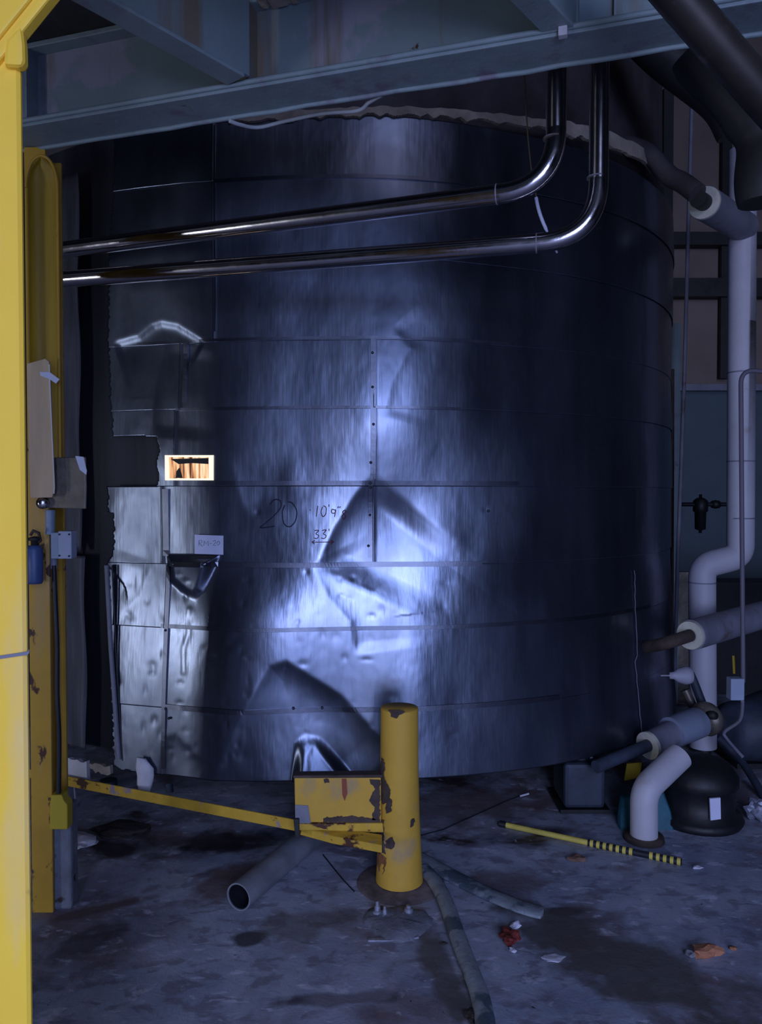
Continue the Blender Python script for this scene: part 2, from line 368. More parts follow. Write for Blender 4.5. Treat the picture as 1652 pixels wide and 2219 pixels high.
# cross beams
def cross_beam(jx, jy, depth, vpx, back, name_lab, zlift=.012):
    J = P(jx, jy, depth); J.z = BZ + zlift
    d = Vector(((vpx - W / 2) / F, 1, 0)).normalized(); n = Vector((d.y, -d.x, 0))   # n to the right
    e = empty('cross_beam', J - d * .5, name_lab, 'beam', )
    def bx(t0, t1, n0, n1, z0, z1):
        vs = [J.xy.to_3d() + d * t + n * q + Vector((0, 0, z)) for t in (t0, t1) for q in (n0, n1) for z in (z0, z1)]
        return MB().add(vs, [(0, 1, 3, 2), (4, 6, 7, 5), (0, 4, 5, 1), (2, 3, 7, 6), (0, 2, 6, 4), (1, 5, 7, 3)])
    bx(-back, .0, -.04, .04, J.z, J.z + .012).build('bottom_flange', M['steel_blue_edge'], e, .003)
    bx(-back, .02, .026, .038, J.z + .012, BT - .014).build('web', M['steel_blue'], e)
    bx(-back, .0, -.02, .05, BT - .014, BT).build('top_flange', M['steel_blue'], e, .002)
    return e
cross_beam(512, 200, 2.37, 2120, 3.2, 'grey-blue cross beam running from upper left corner to the long beam')
cross_beam(1218, 95, 2.13, 2180, 2.6, 'grey-blue cross beam meeting the long beam near its bolted clamp')
# rusty junk on deck edge
w = MB()
for (x0, x1, yy) in ((560, 660, 92), (830, 935, 18), (380, 470, 20)):
    t0, t1 = tpx(x0, -.14, BZ), tpx(x1, -.14, BZ)
    for k in range(9):
        a = t0 + (t1 - t0) * k / 9
        bm_box(w, a, a + (t1 - t0) / 8.5, -.15, -.10, BT - .012 - .012 * rng.rand(), BT + .005)
tag(w.build('crumbled_mortar', M['tan_foam']), 'crumbled tan mortar along top edge of the long beam', 'debris', kind='stuff')

# ================================================================== TANK
XC, R_, NE, Y0 = -0.30, 2.20, 2.3, 3.40
YC = Y0 + R_
def tank_xy(phi, extra=0.0):
    s, c = np.sin(phi), np.cos(phi)
    r = (np.abs(s / R_) ** NE + np.abs(c / R_) ** NE) ** (-1 / NE)
    x = XC + r * s; y = YC - r * c
    gx = np.abs((x - XC) / R_) ** (NE - 1) * np.sign(x - XC); gy = np.abs((y - YC) / R_) ** (NE - 1) * np.sign(y - YC)
    g = np.sqrt(gx ** 2 + gy ** 2)
    nx, ny = gx / g, gy / g
    return x + nx * extra, y + ny * extra, nx, ny
PHI = np.linspace(-math.radians(50), math.radians(62), 4000)
_x, _y, _, _ = tank_xy(PHI)
def phi_at(px, z=1.2):
    q, _ = proj(_x, _y, np.full_like(_x, z)); k = int(np.argmax(q))
    return np.interp(px, q[:k], PHI[:k])
def tz(px, py):      # pixel -> (phi, z) on undented tank
    z = 1.2
    for _ in range(4):
        ph = phi_at(px, z); x, y, _a, _b = tank_xy(np.array([ph])); z = P(px, py, float(y[0])).z
    return float(ph), float(z)
def zc(py): return tz(700, py)[1]

def sstep(x): x = np.clip(x, 0, 1); return x * x * (3 - 2 * x)
def seg_dist(px, py, pts, closed=False):
    d = np.full(px.shape, 1e9); n = len(pts)
    for i in range(n if closed else n - 1):
        ax, ay = pts[i]; bx, by = pts[(i + 1) % n]; dx, dy = bx - ax, by - ay
        t = np.clip(((px - ax) * dx + (py - ay) * dy) / (dx * dx + dy * dy), 0, 1)
        d = np.minimum(d, np.hypot(px - ax - t * dx, py - ay - t * dy))
    return d
def crease(px, py, pts, w_, side, amp, es):
    best = np.full(px.shape, 1e9); sg = np.zeros(px.shape); al = np.zeros(px.shape); L0 = 0.0; n = len(pts)
    tot = sum(math.hypot(pts[i + 1][0] - pts[i][0], pts[i + 1][1] - pts[i][1]) for i in range(n - 1))
    for i in range(n - 1):
        ax, ay = pts[i]; bx, by = pts[i + 1]; dx, dy = bx - ax, by - ay; ln = math.hypot(dx, dy)
        t0 = ((px - ax) * dx + (py - ay) * dy) / ln ** 2; t = np.clip(t0, 0, 1)
        d = np.hypot(px - ax - t * dx, py - ay - t * dy)
        cr = ((px - ax) * dy - (py - ay) * dx) / ln
        m = d < best - 1e-6; best[m] = d[m]; sg[m] = np.sign(cr[m]); al[m] = L0 + t0[m] * ln if True else 0; L0 += ln
    d = best * sg * side
    soft = 2.2; d = soft * np.logaddexp(0, d / soft)          # slightly rounded crease
    t = d / w_
    es = max(es, .9 * w_)
    fade = sstep((al + .35 * es) / es) * sstep((tot - al + .35 * es) / es) * np.exp(-(np.maximum(0, np.maximum(-al, al - tot)) / (.3 * es)) ** 2)
    return -amp * t * np.exp(1 - t) * fade
def poly_sd(px, py, pts):
    d = seg_dist(px, py, pts, True); ins = np.zeros(px.shape, bool); n = len(pts); j = n - 1
    for i in range(n):
        xi, yi = pts[i]; xj, yj = pts[j]
        if yi != yj: ins ^= ((yi > py) != (yj > py)) & (px < (xj - xi) * (py - yi) / (yj - yi) + xi)
        j = i
    return np.where(ins, d, -d)
PX = .00206      # metres per pixel on the near face
FEAT = []
def RIDGE(pts, w_, amp): FEAT.append(('r', pts, w_, amp))
def TILT(pts, soft, gx, gy, cx, cy): FEAT.append(('t', pts, soft, gx, gy, cx, cy))
def CREASE(pts, side, w_, amp, endsoft): FEAT.append(('c', pts, w_, side, amp, endsoft))
def BUMP(x, y, rx, ry, amp): FEAT.append(('b', x, y, rx, ry, amp))
#--FEATURES
# diagonal crease in the fourth course with the dark hollow right of it
CREASE([(800, 1035), (765, 1078), (727, 1140), (690, 1218)], 1, 75, .026, 30)
BUMP(868, 1120, 46, 60, -.008)
# bright crease below it
CREASE([(680, 1225), (713, 1290), (760, 1345), (768, 1410)], 1, 34, .006, 16)
CREASE([(782, 1266), (800, 1276), (815, 1279)], 1, 10, .0012, 6)
# hanging dark hollows under the sixth seam
TILT([(362, 1200), (368, 1262), (400, 1290), (428, 1304), (450, 1284), (482, 1200)], 24, .0, -.24, 420, 1312)
CREASE([(330, 1222), (305, 1290), (285, 1312), (268, 1305)], -1, 40, -.005, 22)
# mountain shaped hollow at the bottom
CREASE([(470, 1700), (520, 1560), (590, 1435), (625, 1425), (740, 1500), (840, 1610)], -1, 75, .022, 34)
TILT([(630, 1720), (640, 1600), (662, 1572), (700, 1588), (810, 1720)], 26, -.02, .27, 690, 1585)
RIDGE([(668, 1700), (668, 1625), (682, 1600), (712, 1640), (752, 1672)], 7, .0018)
CREASE([(350, 1690), (372, 1590), (395, 1582), (430, 1620), (470, 1640)], -1, 32, .006, 16)
# ripple in the lower left
RIDGE([(416, 1320), (417, 1370), (405, 1400), (408, 1450)], 7, .0016)
# peaked lip at upper left
CREASE([(250, 742), (300, 728), (330, 704), (350, 697), (385, 704), (445, 740)], -1, 20, .010, 8)
# hollow at the left of the second lower course, edge of the warm patch
CREASE([(360, 742), (345, 800), (335, 880), (330, 940)], 1, 40, .007, 22)
CREASE([(505, 990), (518, 1060), (540, 1122)], 1, 60, .006, 40)
CREASE([(850, 720), (885, 760), (850, 830), (830, 900)], 1, 30, .004, 14)
for i in range(70):
    x = rng.uniform(250, 560); y = rng.uniform(1240, 1660)
    BUMP(x, y, rng.uniform(4, 10), rng.uniform(5, 15), -rng.uniform(.0006, .0018))
for i in range(26):
    BUMP(rng.uniform(600, 1000), rng.uniform(1230, 1640), rng.uniform(5, 14), rng.uniform(5, 12), -rng.uniform(.0004, .0014))
for i in range(120):
    BUMP(rng.uniform(240, 1300), rng.uniform(300, 1660), rng.uniform(18, 60), rng.uniform(30, 110), rng.uniform(-.0030, .0030))
for (x, y) in ((735, 1255), (765, 1252), (740, 1290), (1050, 1105), (560, 1110)): BUMP(x, y, 6, 6, -.0013)
#--END
def disp(px, py):
    D = .0 * px
    D += -.00025 * 0
    for f in FEAT:
        if f[0] == 'b':
            _, x, y, rx, ry, a = f
            m = (np.abs(px - x) < 3 * rx) & (np.abs(py - y) < 3 * ry)
            D[m] += a * np.exp(-((px[m] - x) / rx) ** 2 - ((py[m] - y) / ry) ** 2)
            continue
        pts = f[1]; xs = [p[0] for p in pts]; ys = [p[1] for p in pts]; mg = 3.2 * f[2] if f[0] == 'r' else 6 * f[2] if f[0] == 'c' else 4
        m = (px > min(xs) - mg) & (px < max(xs) + mg) & (py > min(ys) - mg) & (py < max(ys) + mg)
        if not m.any(): continue
        if f[0] == 'c': D[m] += crease(px[m], py[m], pts, f[2], f[3], f[4], f[5])
        elif f[0] == 'r': D[m] += f[3] * np.exp(-(seg_dist(px[m], py[m], pts) / f[2]) ** 2)
        else:
            _, _, soft, gx, gy, cx, cy = f
            D[m] += sstep(poly_sd(px[m], py[m], pts) / soft) * PX * (gx * (px[m] - cx) + gy * (py[m] - cy))
    return D
SEAMS = [262, 386, 560, 735, 880, 1048, 1219, 1358, 1530, 1680]
def broad(px, py):   # slow warps of the whole jacket
    D = .010 * np.sin(px / 95. + 1.3) * np.exp(-((px - 520) / 300.) ** 2) + .004 * np.sin(py / 80. + px / 200.)
    D = D + .052 * sstep((py - 1120) / 640.)
    D = D + .044 * np.exp(-((px - 860) / 170.) ** 2) * (1 - sstep((py - 900) / 220.))
    D = D + .036 * np.exp(-((px - 540) / 115.) ** 2) * sstep((py - 1215) / 140.)
    D = D + .004 * np.sin(px / 61. + py / 130.) * np.exp(-((px - 820) / 260.) ** 2)
    return D
tank = empty('storage_tank', (XC, YC, 0), 'huge dented stainless clad round tank filling the middle of the room', 'tank')
def grid_mesh(name, X, Y, Z, material, parent, keep=None, thick=0.0):
    r, c = X.shape; off = world_loc(parent) if parent is not None else Vector((0, 0, 0))
    co = np.stack([X - off.x, Y - off.y, Z - off.z], -1).reshape(-1, 3)
    i = np.arange(r * c).reshape(r, c)
    q = np.stack([i[:-1, :-1], i[:-1, 1:], i[1:, 1:], i[1:, :-1]], -1)
    if keep is not None: q = q[keep]
    q = q.reshape(-1, 4)
    me = bpy.data.meshes.new(name)
    used = np.unique(q); remap = np.full(r * c, -1); remap[used] = np.arange(len(used)); co = co[used]; q = remap[q]
    me.vertices.add(len(co)); me.vertices.foreach_set('co', co.ravel().astype(np.float32))
    me.loops.add(q.size); me.loops.foreach_set('vertex_index', q.ravel().astype(np.int32))
    me.polygons.add(len(q)); me.polygons.foreach_set('loop_start', np.arange(0, q.size, 4, dtype=np.int32))
    me.polygons.foreach_set('use_smooth', np.ones(len(q), bool)); me.update(calc_edges=True); me.validate()
    me.materials.append(material); o = bpy.data.objects.new(name, me); COL.objects.link(o)
    if parent is not None: o.parent = parent
    if thick:
        s = o.modifiers.new('solid', 'SOLIDIFY'); s.thickness = thick; s.offset = -1
    return o
def sheet(y0, y1, phi0, phi1, keepfn=None, lap=.006, ragged=None):
    z1 = zc(y1); z0 = zc(y0)
    nz = max(6, int((z0 - z1) / .0052)); nb = 0
    fine = .0023; ph = [phi0]
    while ph[-1] < phi1:
        ph.append(ph[-1] + (fine if ph[-1] < .62 else .012))
    ph = np.array(ph[:-1] + [phi1])
    zz = np.linspace(z0, z1, nz + 1)
    PH, ZZ = np.meshgrid(ph, zz)
    x, y, nx, ny = tank_xy(PH)
    px, py = proj(x, y, ZZ)
    vis = PH < phi_at(1444)
    d = np.where(vis, disp(px, py) + broad(px, py), broad(np.minimum(px, 1440), py))
    v = (z0 - ZZ) / (z0 - z1)
    d = d + .010 + lap * v + (.004 if phi0 < .3 else .0005) * np.exp(-((PH - phi0) / .006) ** 2)
    keep = None
    if keepfn is not None:
        cx = .25 * (px[:-1, :-1] + px[1:, :-1] + px[:-1, 1:] + px[1:, 1:]); cy = .25 * (py[:-1, :-1] + py[1:, :-1] + py[:-1, 1:] + py[1:, 1:])
        keep = keepfn(cx, cy)
    return grid_mesh('cladding_sheet', x + nx * d, y + ny * d, ZZ, M['clad'], tank, keep, .0015)
def ledge(py):   # left edge of cladding in px
    return np.interp(py, [262, 400, 600, 735, 740, 880, 940, 1050, 1110, 1112, 1195, 1220, 1640, 1700], [250, 250, 240, 236, 236, 244, 248, 238, 238, 250, 250, 238, 265, 268])
def keep_left(cx, cy):
    jag = 2.5 * np.sin(cy / 3.1) * np.sin(cy / 7.7)
    k = cx > ledge(cy) + jag
    notch = (cx < 345 + 3 * np.sin(cy / 9)) & (cy > 946) & (cy < 1054)
    reflection_hole = (cx > 366) & (cx < 464) & (cy > 991) & (cy < 1037)  # cut-out behind the glowing reflection pane
    bottom = cy > 1645 + 34 * np.clip((cx - 250) / 130, 0, 1) ** .7 + 2 * np.sin(cx / 4.)
    return k & ~notch & ~reflection_hole & ~((cx < 420) & bottom)
VS = [(470,), (470,), (470,), (395, 812), (385, 812), (355, 812), (365,), (365,), (365,)]
PE = math.radians(100)
for i in range(9):
    cuts = [phi_at(225)] + [phi_at(v) for v in VS[i]] + [PE]
    for j in range(len(cuts) - 1):
        sheet(SEAMS[i], SEAMS[i + 1] + (6 if i < 8 else 0), cuts[j] - .004, cuts[j + 1], keep_left if j == 0 or (i == 4 and j == 1) else None, lap=.007 if i not in (2, 7) else .003)
# seam bands (standing lips)
def band(py, x0, x1, h, out, m=M['clad_seam'], wob=0.0):
    p0, p1 = phi_at(x0), (phi_at(x1) if x1 < 1440 else PE)
    ph = np.linspace(p0, p1, max(8, int((p1 - p0) / .006))); zz = np.array([0, 0, h, h, 0]) * -1.0 + zc(py)
    oo = np.array([-.01, out, out, -.01, -.01])
    PH, Zz = np.meshgrid(ph, zz); O = np.repeat(oo[:, None], len(ph), 1)
    x, y, nx, ny = tank_xy(PH); px, py_ = proj(x, y, Zz); vis = PH < phi_at(1444)
    d = np.where(vis, disp(px, py_) + broad(px, py_), broad(np.minimum(px, 1440), py_)) + O + .017
    o = grid_mesh('seam_band', x + nx * d, y + ny * d, Zz, m, tank)
    me = o.data; me.polygons.foreach_set('use_smooth', np.zeros(len(me.polygons), bool))
    return o
band(733, 300, 1100, .012, .004); band(882, 385, 1000, .012, .004); band(1042, 470, 1120, .020, .003); band(1218, 366, 1040, .022, .006)
band(1355, 355, 1400, .018, .003); band(1527, 365, 1200, .022, .004); band(388, 470, 1050, .016, .005)
# vertical laps with screws
def tank_pt(px, py, out=0.0):
    ph, z = tz(px, py); x, y, nx, ny = tank_xy(np.array([ph]))
    qx, qy = proj(x, y, np.array([z])); d = float((disp(qx, qy) + broad(qx, qy))[0]) + .020 + out
    return Vector((float(x[0] + nx[0] * d), float(y[0] + ny[0] * d), z)), Vector((float(nx[0]), float(ny[0]), 0))
def strap(x, ya, yb, wpx, out=.002, m=M['clad_seam']):
    ys = np.arange(ya, yb + 1, 12); vs = []; fs = []
    for yy in ys:
        for dx, oo in ((-wpx / 2, -.01), (-wpx / 2, out), (wpx / 2, out), (wpx / 2, -.01)):
            vs.append(tank_pt(x + dx, yy, oo)[0])
    for k in range(len(ys) - 1):
        for j in range(3): fs.append((4 * k + j, 4 * k + j + 1, 4 * k + 5 + j, 4 * k + 4 + j))
    return MB().add(vs, fs).build('seam_strap', m, tank)
strap(808, 738, 1046, 11, .001); strap(803, 1052, 1214, 9, .001)
strap(402, 742, 876, 9); strap(362, 1060, 1212, 13, .002); strap(368, 1224, 1660, 8)
strap(468, 275, 730, 3.5)
for (x, y) in ((806, 770), (806, 843), (808, 922), (803, 1003), (802, 1047), (803, 1056), (802, 1116), (799, 1183), (367, 1363), (373, 1528), (380, 1548), (640, 1527), (372, 1218), (1055, 1107), (700, 1528)):
    p, n = tank_pt(x, y); MB().lathe([(0, 0), (.0065, 0), (.0055, .005), (.002, .007), (0, .007)], p, n, 10).build('screw', M['rivet'], tank)
# inner shell and upper tier
def ring_wall(name, za, zb, off, m, n=180, dome=None):
    ph = np.linspace(-math.pi, math.pi, n); prof = [(za, off), (zb, off)] if dome is None else dome
    X = []; Y = []; Z = []
    for (z, o) in prof:
        x, y, nx, ny = tank_xy(ph, o); X.append(x); Y.append(y); Z.append(np.full(n, z))
    return grid_mesh(name, np.array(X), np.array(Y), np.array(Z), m, tank)
ZT = zc(262); ZBOT = zc(1680)
ring_wall('inner_shell', 0, 0, 0, M['dark_shell'], dome=[(ZBOT + .06, -1.9), (ZBOT + .05, -.045), (ZT + .02, -.045), (ZT + .02, -.1)])
ring_wall('upper_jacket', 0, 0, 0, M['roof_felt'], dome=[(ZT - .03, -.06), (ZT + .16, -.07), (ZT + .18, -.04), (ZT + .32, -.05), (ZT + 1.5, -.06), (ZT + 1.7, -1.8)])
# dark oxidised jacket strip left of the cladding
def strip(xa, xb, y0, y1, off, m, name='jacket_strip', rag=8):
    p0, p1 = phi_at(xa), phi_at(xb); ph = np.linspace(p0, p1, 14); zz = np.linspace(zc(y0), zc(y1), 60)
    PH, Z = np.meshgrid(ph, zz); Z = Z.copy(); Z[-1] += .004 * rag * rng.randn(14)
    x, y, nx, ny = tank_xy(PH, off); x = x + .006 * np.sin(Z * 9 + PH * 60) 
    return grid_mesh(name, x, y, Z, m, tank, None, .004)
strip(100, 182, 330, 1200, .012, M['jacket']); strip(80, 192, 1212, 1655, .02, M['jacket'], rag=2)
# torn rim of insulation at the top edge
def rag_strip(pxs, top, bot, off, m, name, amp=5, thick=.02):
    n = len(pxs) * 6; xs = np.interp(np.linspace(0, 1, n), np.linspace(0, 1, len(pxs)), pxs)
    kk = max(4, len(pxs)); wob_a = np.interp(np.linspace(0, kk - 1, n), range(kk), rng.uniform(-.5, .5, kk) * amp); wob_b = np.interp(np.linspace(0, kk - 1, n), range(kk), rng.uniform(-1, 1, kk) * amp) + rng.uniform(-.15, .15, n) * amp
    mb = MB(); vs = []
    for k, x in enumerate(xs):
        a = top(x) + wob_a[k]; b = bot(x) + wob_b[k]
        pa, nn = tank_pt(x, a, off); pb, _ = tank_pt(x, b, off * .8)
        vs += [pa, pb, pb - nn * thick, pa - nn * thick]
    fs = []
    for k in range(n - 1):
        i = 4 * k; fs += [(i + j, i + (j + 1) % 4, i + 4 + (j + 1) % 4, i + 4 + j) for j in range(4)]
    fs += [(0, 1, 2, 3), (4 * n - 4, 4 * n - 1, 4 * n - 2, 4 * n - 3)]
    return mb.add(vs, fs).build(name, m, tank)
rim = lambda x: np.interp(x, [480, 520, 700, 900, 1060, 1180, 1290, 1370, 1410, 1436], [266, 266, 262, 262, 268, 278, 296, 330, 362, 405])
rag_strip(np.arange(500, 1190, 14), lambda x: rim(x) - 12, lambda x: rim(x) + 5, .015, M['tan_foam'], 'torn_rim_insulation', 5)
rag_strip(np.arange(1190, 1432, 12), lambda x: rim(x) - 14, lambda x: rim(x) + 12, .015, M['tan_foam'], 'torn_rim_insulation', 6)
# ragged insulation at the bottom left
rag_strip(np.arange(160, 224, 6), lambda x: 1628 + (x - 160) * .15, lambda x: 1668 + (x - 160) * .28, .03, M['white_foam'], 'torn_insulation', 6)
rag_strip(np.arange(222, 268, 6), lambda x: 1640 + (x - 222) * .2, lambda x: 1656 + (x - 222) * .2, .02, M['tan_foam'], 'torn_insulation', 5)
# hanging foam drip
w = MB(); vs = []; prof = [(1642, 306, 10), (1652, 310, 15), (1665, 315, 20), (1680, 316, 19), (1700, 315, 17), (1715, 313, 14), (1722, 310, 7)]
for (yy, cx, hw) in prof:
    c = P(cx, yy, 3.405); r = hw * 3.405 / F
    vs.append((c, r))
seg = 12; V = []
for c, r in vs:
    for k in range(seg):
        a = 2 * math.pi * k / seg; V.append(c + Vector((math.cos(a) * r * (1 + .08 * rng.randn()), math.sin(a) * r * .4 + .0, .004 * rng.randn())))
fs = [(i * seg + k, i * seg + (k + 1) % seg, (i + 1) * seg + (k + 1) % seg, (i + 1) * seg + k) for i in range(len(vs) - 1) for k in range(seg)]
fs += [list(range(seg)), list(range((len(vs) - 1) * seg, len(vs) * seg))]
w.add(V, fs, True).build('foam_drip', M['white_foam'], tank)
# slanted trim strip at the cladding's left edge
mb = MB(); mb.tube([P(231, 1225, 3.5), P(240, 1400, 3.49), P(258, 1645, 3.46)], .011, 10); mb.build('edge_trim', M['pipe_grey'], tank)
mb = MB(); mb.tube([P(243, 1225, 3.5), P(251, 1400, 3.49), P(266, 1648, 3.46)], .004, 8); mb.build('edge_trim', M['rubber'], tank)
# support legs and bottom ring
for (x, y, r) in ((-1.5, 4.6, .05), (.75, 4.6, .045), (-.3, 6.4, .05), (1.3, 5.6, .05), (-1.9, 6, .05)):
    MB().tube([(x, y, 0), (x, y, ZBOT + .05)], r, 16).build('support_leg', M['brown_rust'], tank)
# vertical dribble edge at x=1365
mb = MB(); pts = []
for yy in range(1235, 1600, 14): pts.append(tank_pt(1366 - 6 * math.sin((yy - 1235) / 365 * 3.1) * (yy > 1420) + rng.uniform(-1, 1), yy, .002)[0])
mb.tube(pts, .0022, 6); mb.build('sheet_edge', M['pipe_grey'], tank)
# reflected window, built as a glowing pane with the reflection in its colour
def quad_on_tank(x0, y0, x1, y1, out, depth_in=0.0):
    c = [(x0, y0), (x1, y0), (x1, y1), (x0, y1)]
    return [tank_pt(x, y, out)[0] for x, y in c]
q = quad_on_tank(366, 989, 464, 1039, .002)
def reflection_mat():
    m = bpy.data.materials.new('glowing_window_reflection'); m.use_nodes = True; nt = m.node_tree; N = nt.nodes; L = nt.links
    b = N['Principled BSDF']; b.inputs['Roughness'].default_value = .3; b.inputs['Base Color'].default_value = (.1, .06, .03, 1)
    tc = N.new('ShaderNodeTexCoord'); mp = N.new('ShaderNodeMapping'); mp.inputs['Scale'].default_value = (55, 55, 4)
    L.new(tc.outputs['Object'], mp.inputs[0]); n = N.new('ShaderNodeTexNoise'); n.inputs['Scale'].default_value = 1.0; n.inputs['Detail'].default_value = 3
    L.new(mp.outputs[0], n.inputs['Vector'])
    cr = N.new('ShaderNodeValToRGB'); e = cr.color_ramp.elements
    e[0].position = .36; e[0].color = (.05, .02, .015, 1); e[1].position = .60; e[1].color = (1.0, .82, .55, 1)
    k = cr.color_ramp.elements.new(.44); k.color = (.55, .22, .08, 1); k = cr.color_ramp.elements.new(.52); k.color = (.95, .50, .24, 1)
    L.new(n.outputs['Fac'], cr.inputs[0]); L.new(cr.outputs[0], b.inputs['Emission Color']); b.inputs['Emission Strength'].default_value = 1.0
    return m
sw = MB().prism(q, -tank_pt(415, 1014)[1] * .01).build('window_reflection', reflection_mat(), tank)
sw['label'] = 'small orange reflection of a window, painted glowing on the tank'
em = mat('glowing_reflection_edge', (.8, .7, .5), .5, emit=(1, .88, .66, 1.0))  # border of the painted reflection, glows like the pane
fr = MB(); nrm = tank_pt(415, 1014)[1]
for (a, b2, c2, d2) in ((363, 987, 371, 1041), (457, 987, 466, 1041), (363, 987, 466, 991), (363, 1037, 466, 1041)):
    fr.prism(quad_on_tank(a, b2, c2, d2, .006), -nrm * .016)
fr.build('reflection_edge', em, sw)
w = MB(); w.prism([tank_pt(x, y, .004)[0] for x, y in ((375, 995), (456, 993), (456, 1006), (420, 1004), (392, 1006))], -nrm * .004); w.build('reflection_dark_band', M['black_metal'], sw)  # dark parts of the reflection, laid on as thin solids
w = MB(); w.prism([tank_pt(x, y, .004)[0] for x, y in ((386, 1036), (387, 1022), (393, 1014), (397, 1024), (400, 1036))], -nrm * .004); w.build('reflection_dark_shape', M['black_metal'], sw)
# writing
def strokes(name, polys, m, r):
    mb = MB()
    for pl in polys:
        pts3 = smooth([tank_pt(x, y, .0015)[0] for x, y in pl], 5) if len(pl) > 2 else dense([tank_pt(x, y, .0015)[0] for x, y in pl], .02)
        mb.tube(pts3, r, 6)
    return mb.build(name, m, tank)
strokes('handwritten_number', [
    [(587, 1093), (596, 1083), (608, 1084), (611, 1097), (600, 1113), (578, 1133), (567, 1143), (597, 1140)],
    [(619, 1094), (614, 1110), (617, 1133), (629, 1141), (641, 1130), (645, 1108), (636, 1091), (626, 1087)]], M['ink'], .0022)
strokes('handwritten_measurement', [
    [(673, 1104), (674, 1106)], [(690, 1096), (687, 1119)], [(700, 1098), (697, 1110), (701, 1119), (707, 1113), (708, 1100), (702, 1096)], [(714, 1093), (714, 1098)],
    [(727, 1105), (720, 1104), (720, 1111), (727, 1111), (728, 1104), (726, 1120)], [(734, 1097), (733, 1101)], [(738, 1097), (737, 1101)],
    [(748, 1105), (743, 1110), (750, 1118), (746, 1125), (742, 1118), (750, 1110), (749, 1105)]], M['ink_red'], .0018)
strokes('handwritten_distance', [[(683, 1149), (692, 1149), (686, 1156), (692, 1160), (688, 1166), (682, 1165)], [(699, 1149), (708, 1148), (702, 1156), (708, 1160), (704, 1166), (697, 1165)], [(714, 1145), (714, 1150)]], M['ink_red'], .0018)
strokes('drawn_arrow', [[(678, 1174), (700, 1174), (724, 1174)], [(684, 1170), (678, 1174), (684, 1178)], [(718, 1170), (724, 1174), (718, 1178)]], M['ink_red'], .0016)
# paper note
pn = MB().prism([tank_pt(x, y, .013)[0] for x, y in ((427, 1158), (489, 1160), (489, 1201), (427, 1199))], -tank_pt(458, 1180)[1] * .001)
note = empty('paper_note', tank_pt(458, 1201)[0], 'small white paper note with handwriting taped low on the tank', 'note')
pn.build('sheet', M['paper'], note)
mb = MB()
for pl in ([(436, 1182), (437, 1170), (442, 1170), (443, 1175), (437, 1176), (444, 1183)], [(447, 1182), (448, 1171), (452, 1178), (456, 1171), (457, 1182)], [(460, 1177), (464, 1177)], [(467, 1172), (472, 1170), (473, 1174), (467, 1181), (473, 1181)], [(478, 1171), (475, 1176), (478, 1181), (482, 1176), (479, 1171)]):
    mb.tube([tank_pt(x, y, .0150)[0] for x, y in pl], .0009, 5)
mb.build('handwriting', M['ink'], note)

# ================================================================== steel pipes over the tank
def steel_pipe(lab, pts, r, bend, welds):
    e = empty('steel_pipe', pts[-2], lab, 'pipe', )
    path = rounded(pts, bend, 14)
    MB().tube(path[:2], r, 32).build('straight_run', M['pipe_steel'], e)
    MB().tube(path[1:-1], r, 32).build('bend', M['pipe_steel'], e)
    MB().tube(path[-2:], r, 32).build('riser', M['riser'], e)
    for (p, d) in welds: MB().tube([p - d * .002, p + d * .002], r + .0012, 32).build('weld_ring', M['pipe_grey'], e)
    return e
r = .034
p0 = P(40, 558, 3.33); p1 = P(1205, 398, 2.60); p1.z = p0.z = (p0.z + p1.z) / 2; top = Vector((p1.x, p1.y, 5.5))
p0 = P(170, 540, 3.24); p0.z = p1.z = P(1130, 410, 2.62).z
d = (p1 - p0); p0 = p0 - d * .12
steel_pipe('upper polished steel pipe bending up behind the beam', [p0, p1, top], r, .19, [(P(1200, 300, 2.6), Vector((0, 0, 1))), (p1 - d.normalized() * .2, d.normalized())])
p1 = P(1297, 508, 2.66); p0 = P(170, 607, 3.15); p0.z = p1.z = P(1190, 521, 2.68).z
d = (p1 - p0); p0 = p0 - d * .1; top = Vector((p1.x, p1.y, 5.5))
steel_pipe('lower polished steel pipe bending up behind the beam', [p0, p1, top], .0335, .20, [(P(1294, 385, 2.66), Vector((0, 0, 1))), (p1 - d.normalized() * .21, d.normalized())])
# dangling wire and pale stick behind the pipes
tag(MB().tube(smooth([P(1137, 150, 2.9), P(1142, 260, 2.9), P(1148, 330, 2.9), P(1154, 380, 2.9), P(1163, 430, 2.9)]), .003, 6).build('hanging_wire', M['wire']), 'thin brown wire hanging beside the upper pipe bend', 'wire')
tag(MB().tube(smooth([P(1162, 428, 2.9), P(1168, 455, 2.9), P(1180, 488, 2.9), P(1208, 548, 2.93)]), [.007] * 18 + [.004] * 7, 8).build('dangling_cable_end', M['paper']), 'short white cable end dangling between the two steel pipes', 'cable')

# ================================================================== foreground yellow post
fp = empty('yellow_post', (-.62, 1.06, 0), 'tall bright yellow steel post close up along the left edge', 'post')
xr0 = P(67, 2219, 1.0).x; xr1 = P(47, 100, 1.0).x; zt = 2.9
xb = xr0 + (xr0 - xr1) * .6
def post_plate(dx0, y0, y1): 
    vs = []
    for z, xr in ((0, xb), (zt, xr1 - .004)):
        vs += [(-.80, y0, z), (xr - .004 + dx0, y0, z), (xr + dx0, y0 + .004, z), (xr + dx0, y1, z), (-.80, y1, z)]
    return MB().add(vs, [(0, 1, 6, 5), (1, 2, 7, 6), (2, 3, 8, 7), (3, 4, 9, 8), (4, 0, 5, 9), (4, 3, 2, 1, 0), (5, 6, 7, 8, 9)])
post_plate(0, 1.0, 1.008).build('front_flange', M['yellow_near'], fp)
MB().box(-.66, -.645, 1.008, 1.2, 0, zt).build('web', M['yellow_near'], fp)
MB().box(-.80, -.60, 1.2, 1.21, 0, zt).build('rear_flange', M['yellow_near'], fp)
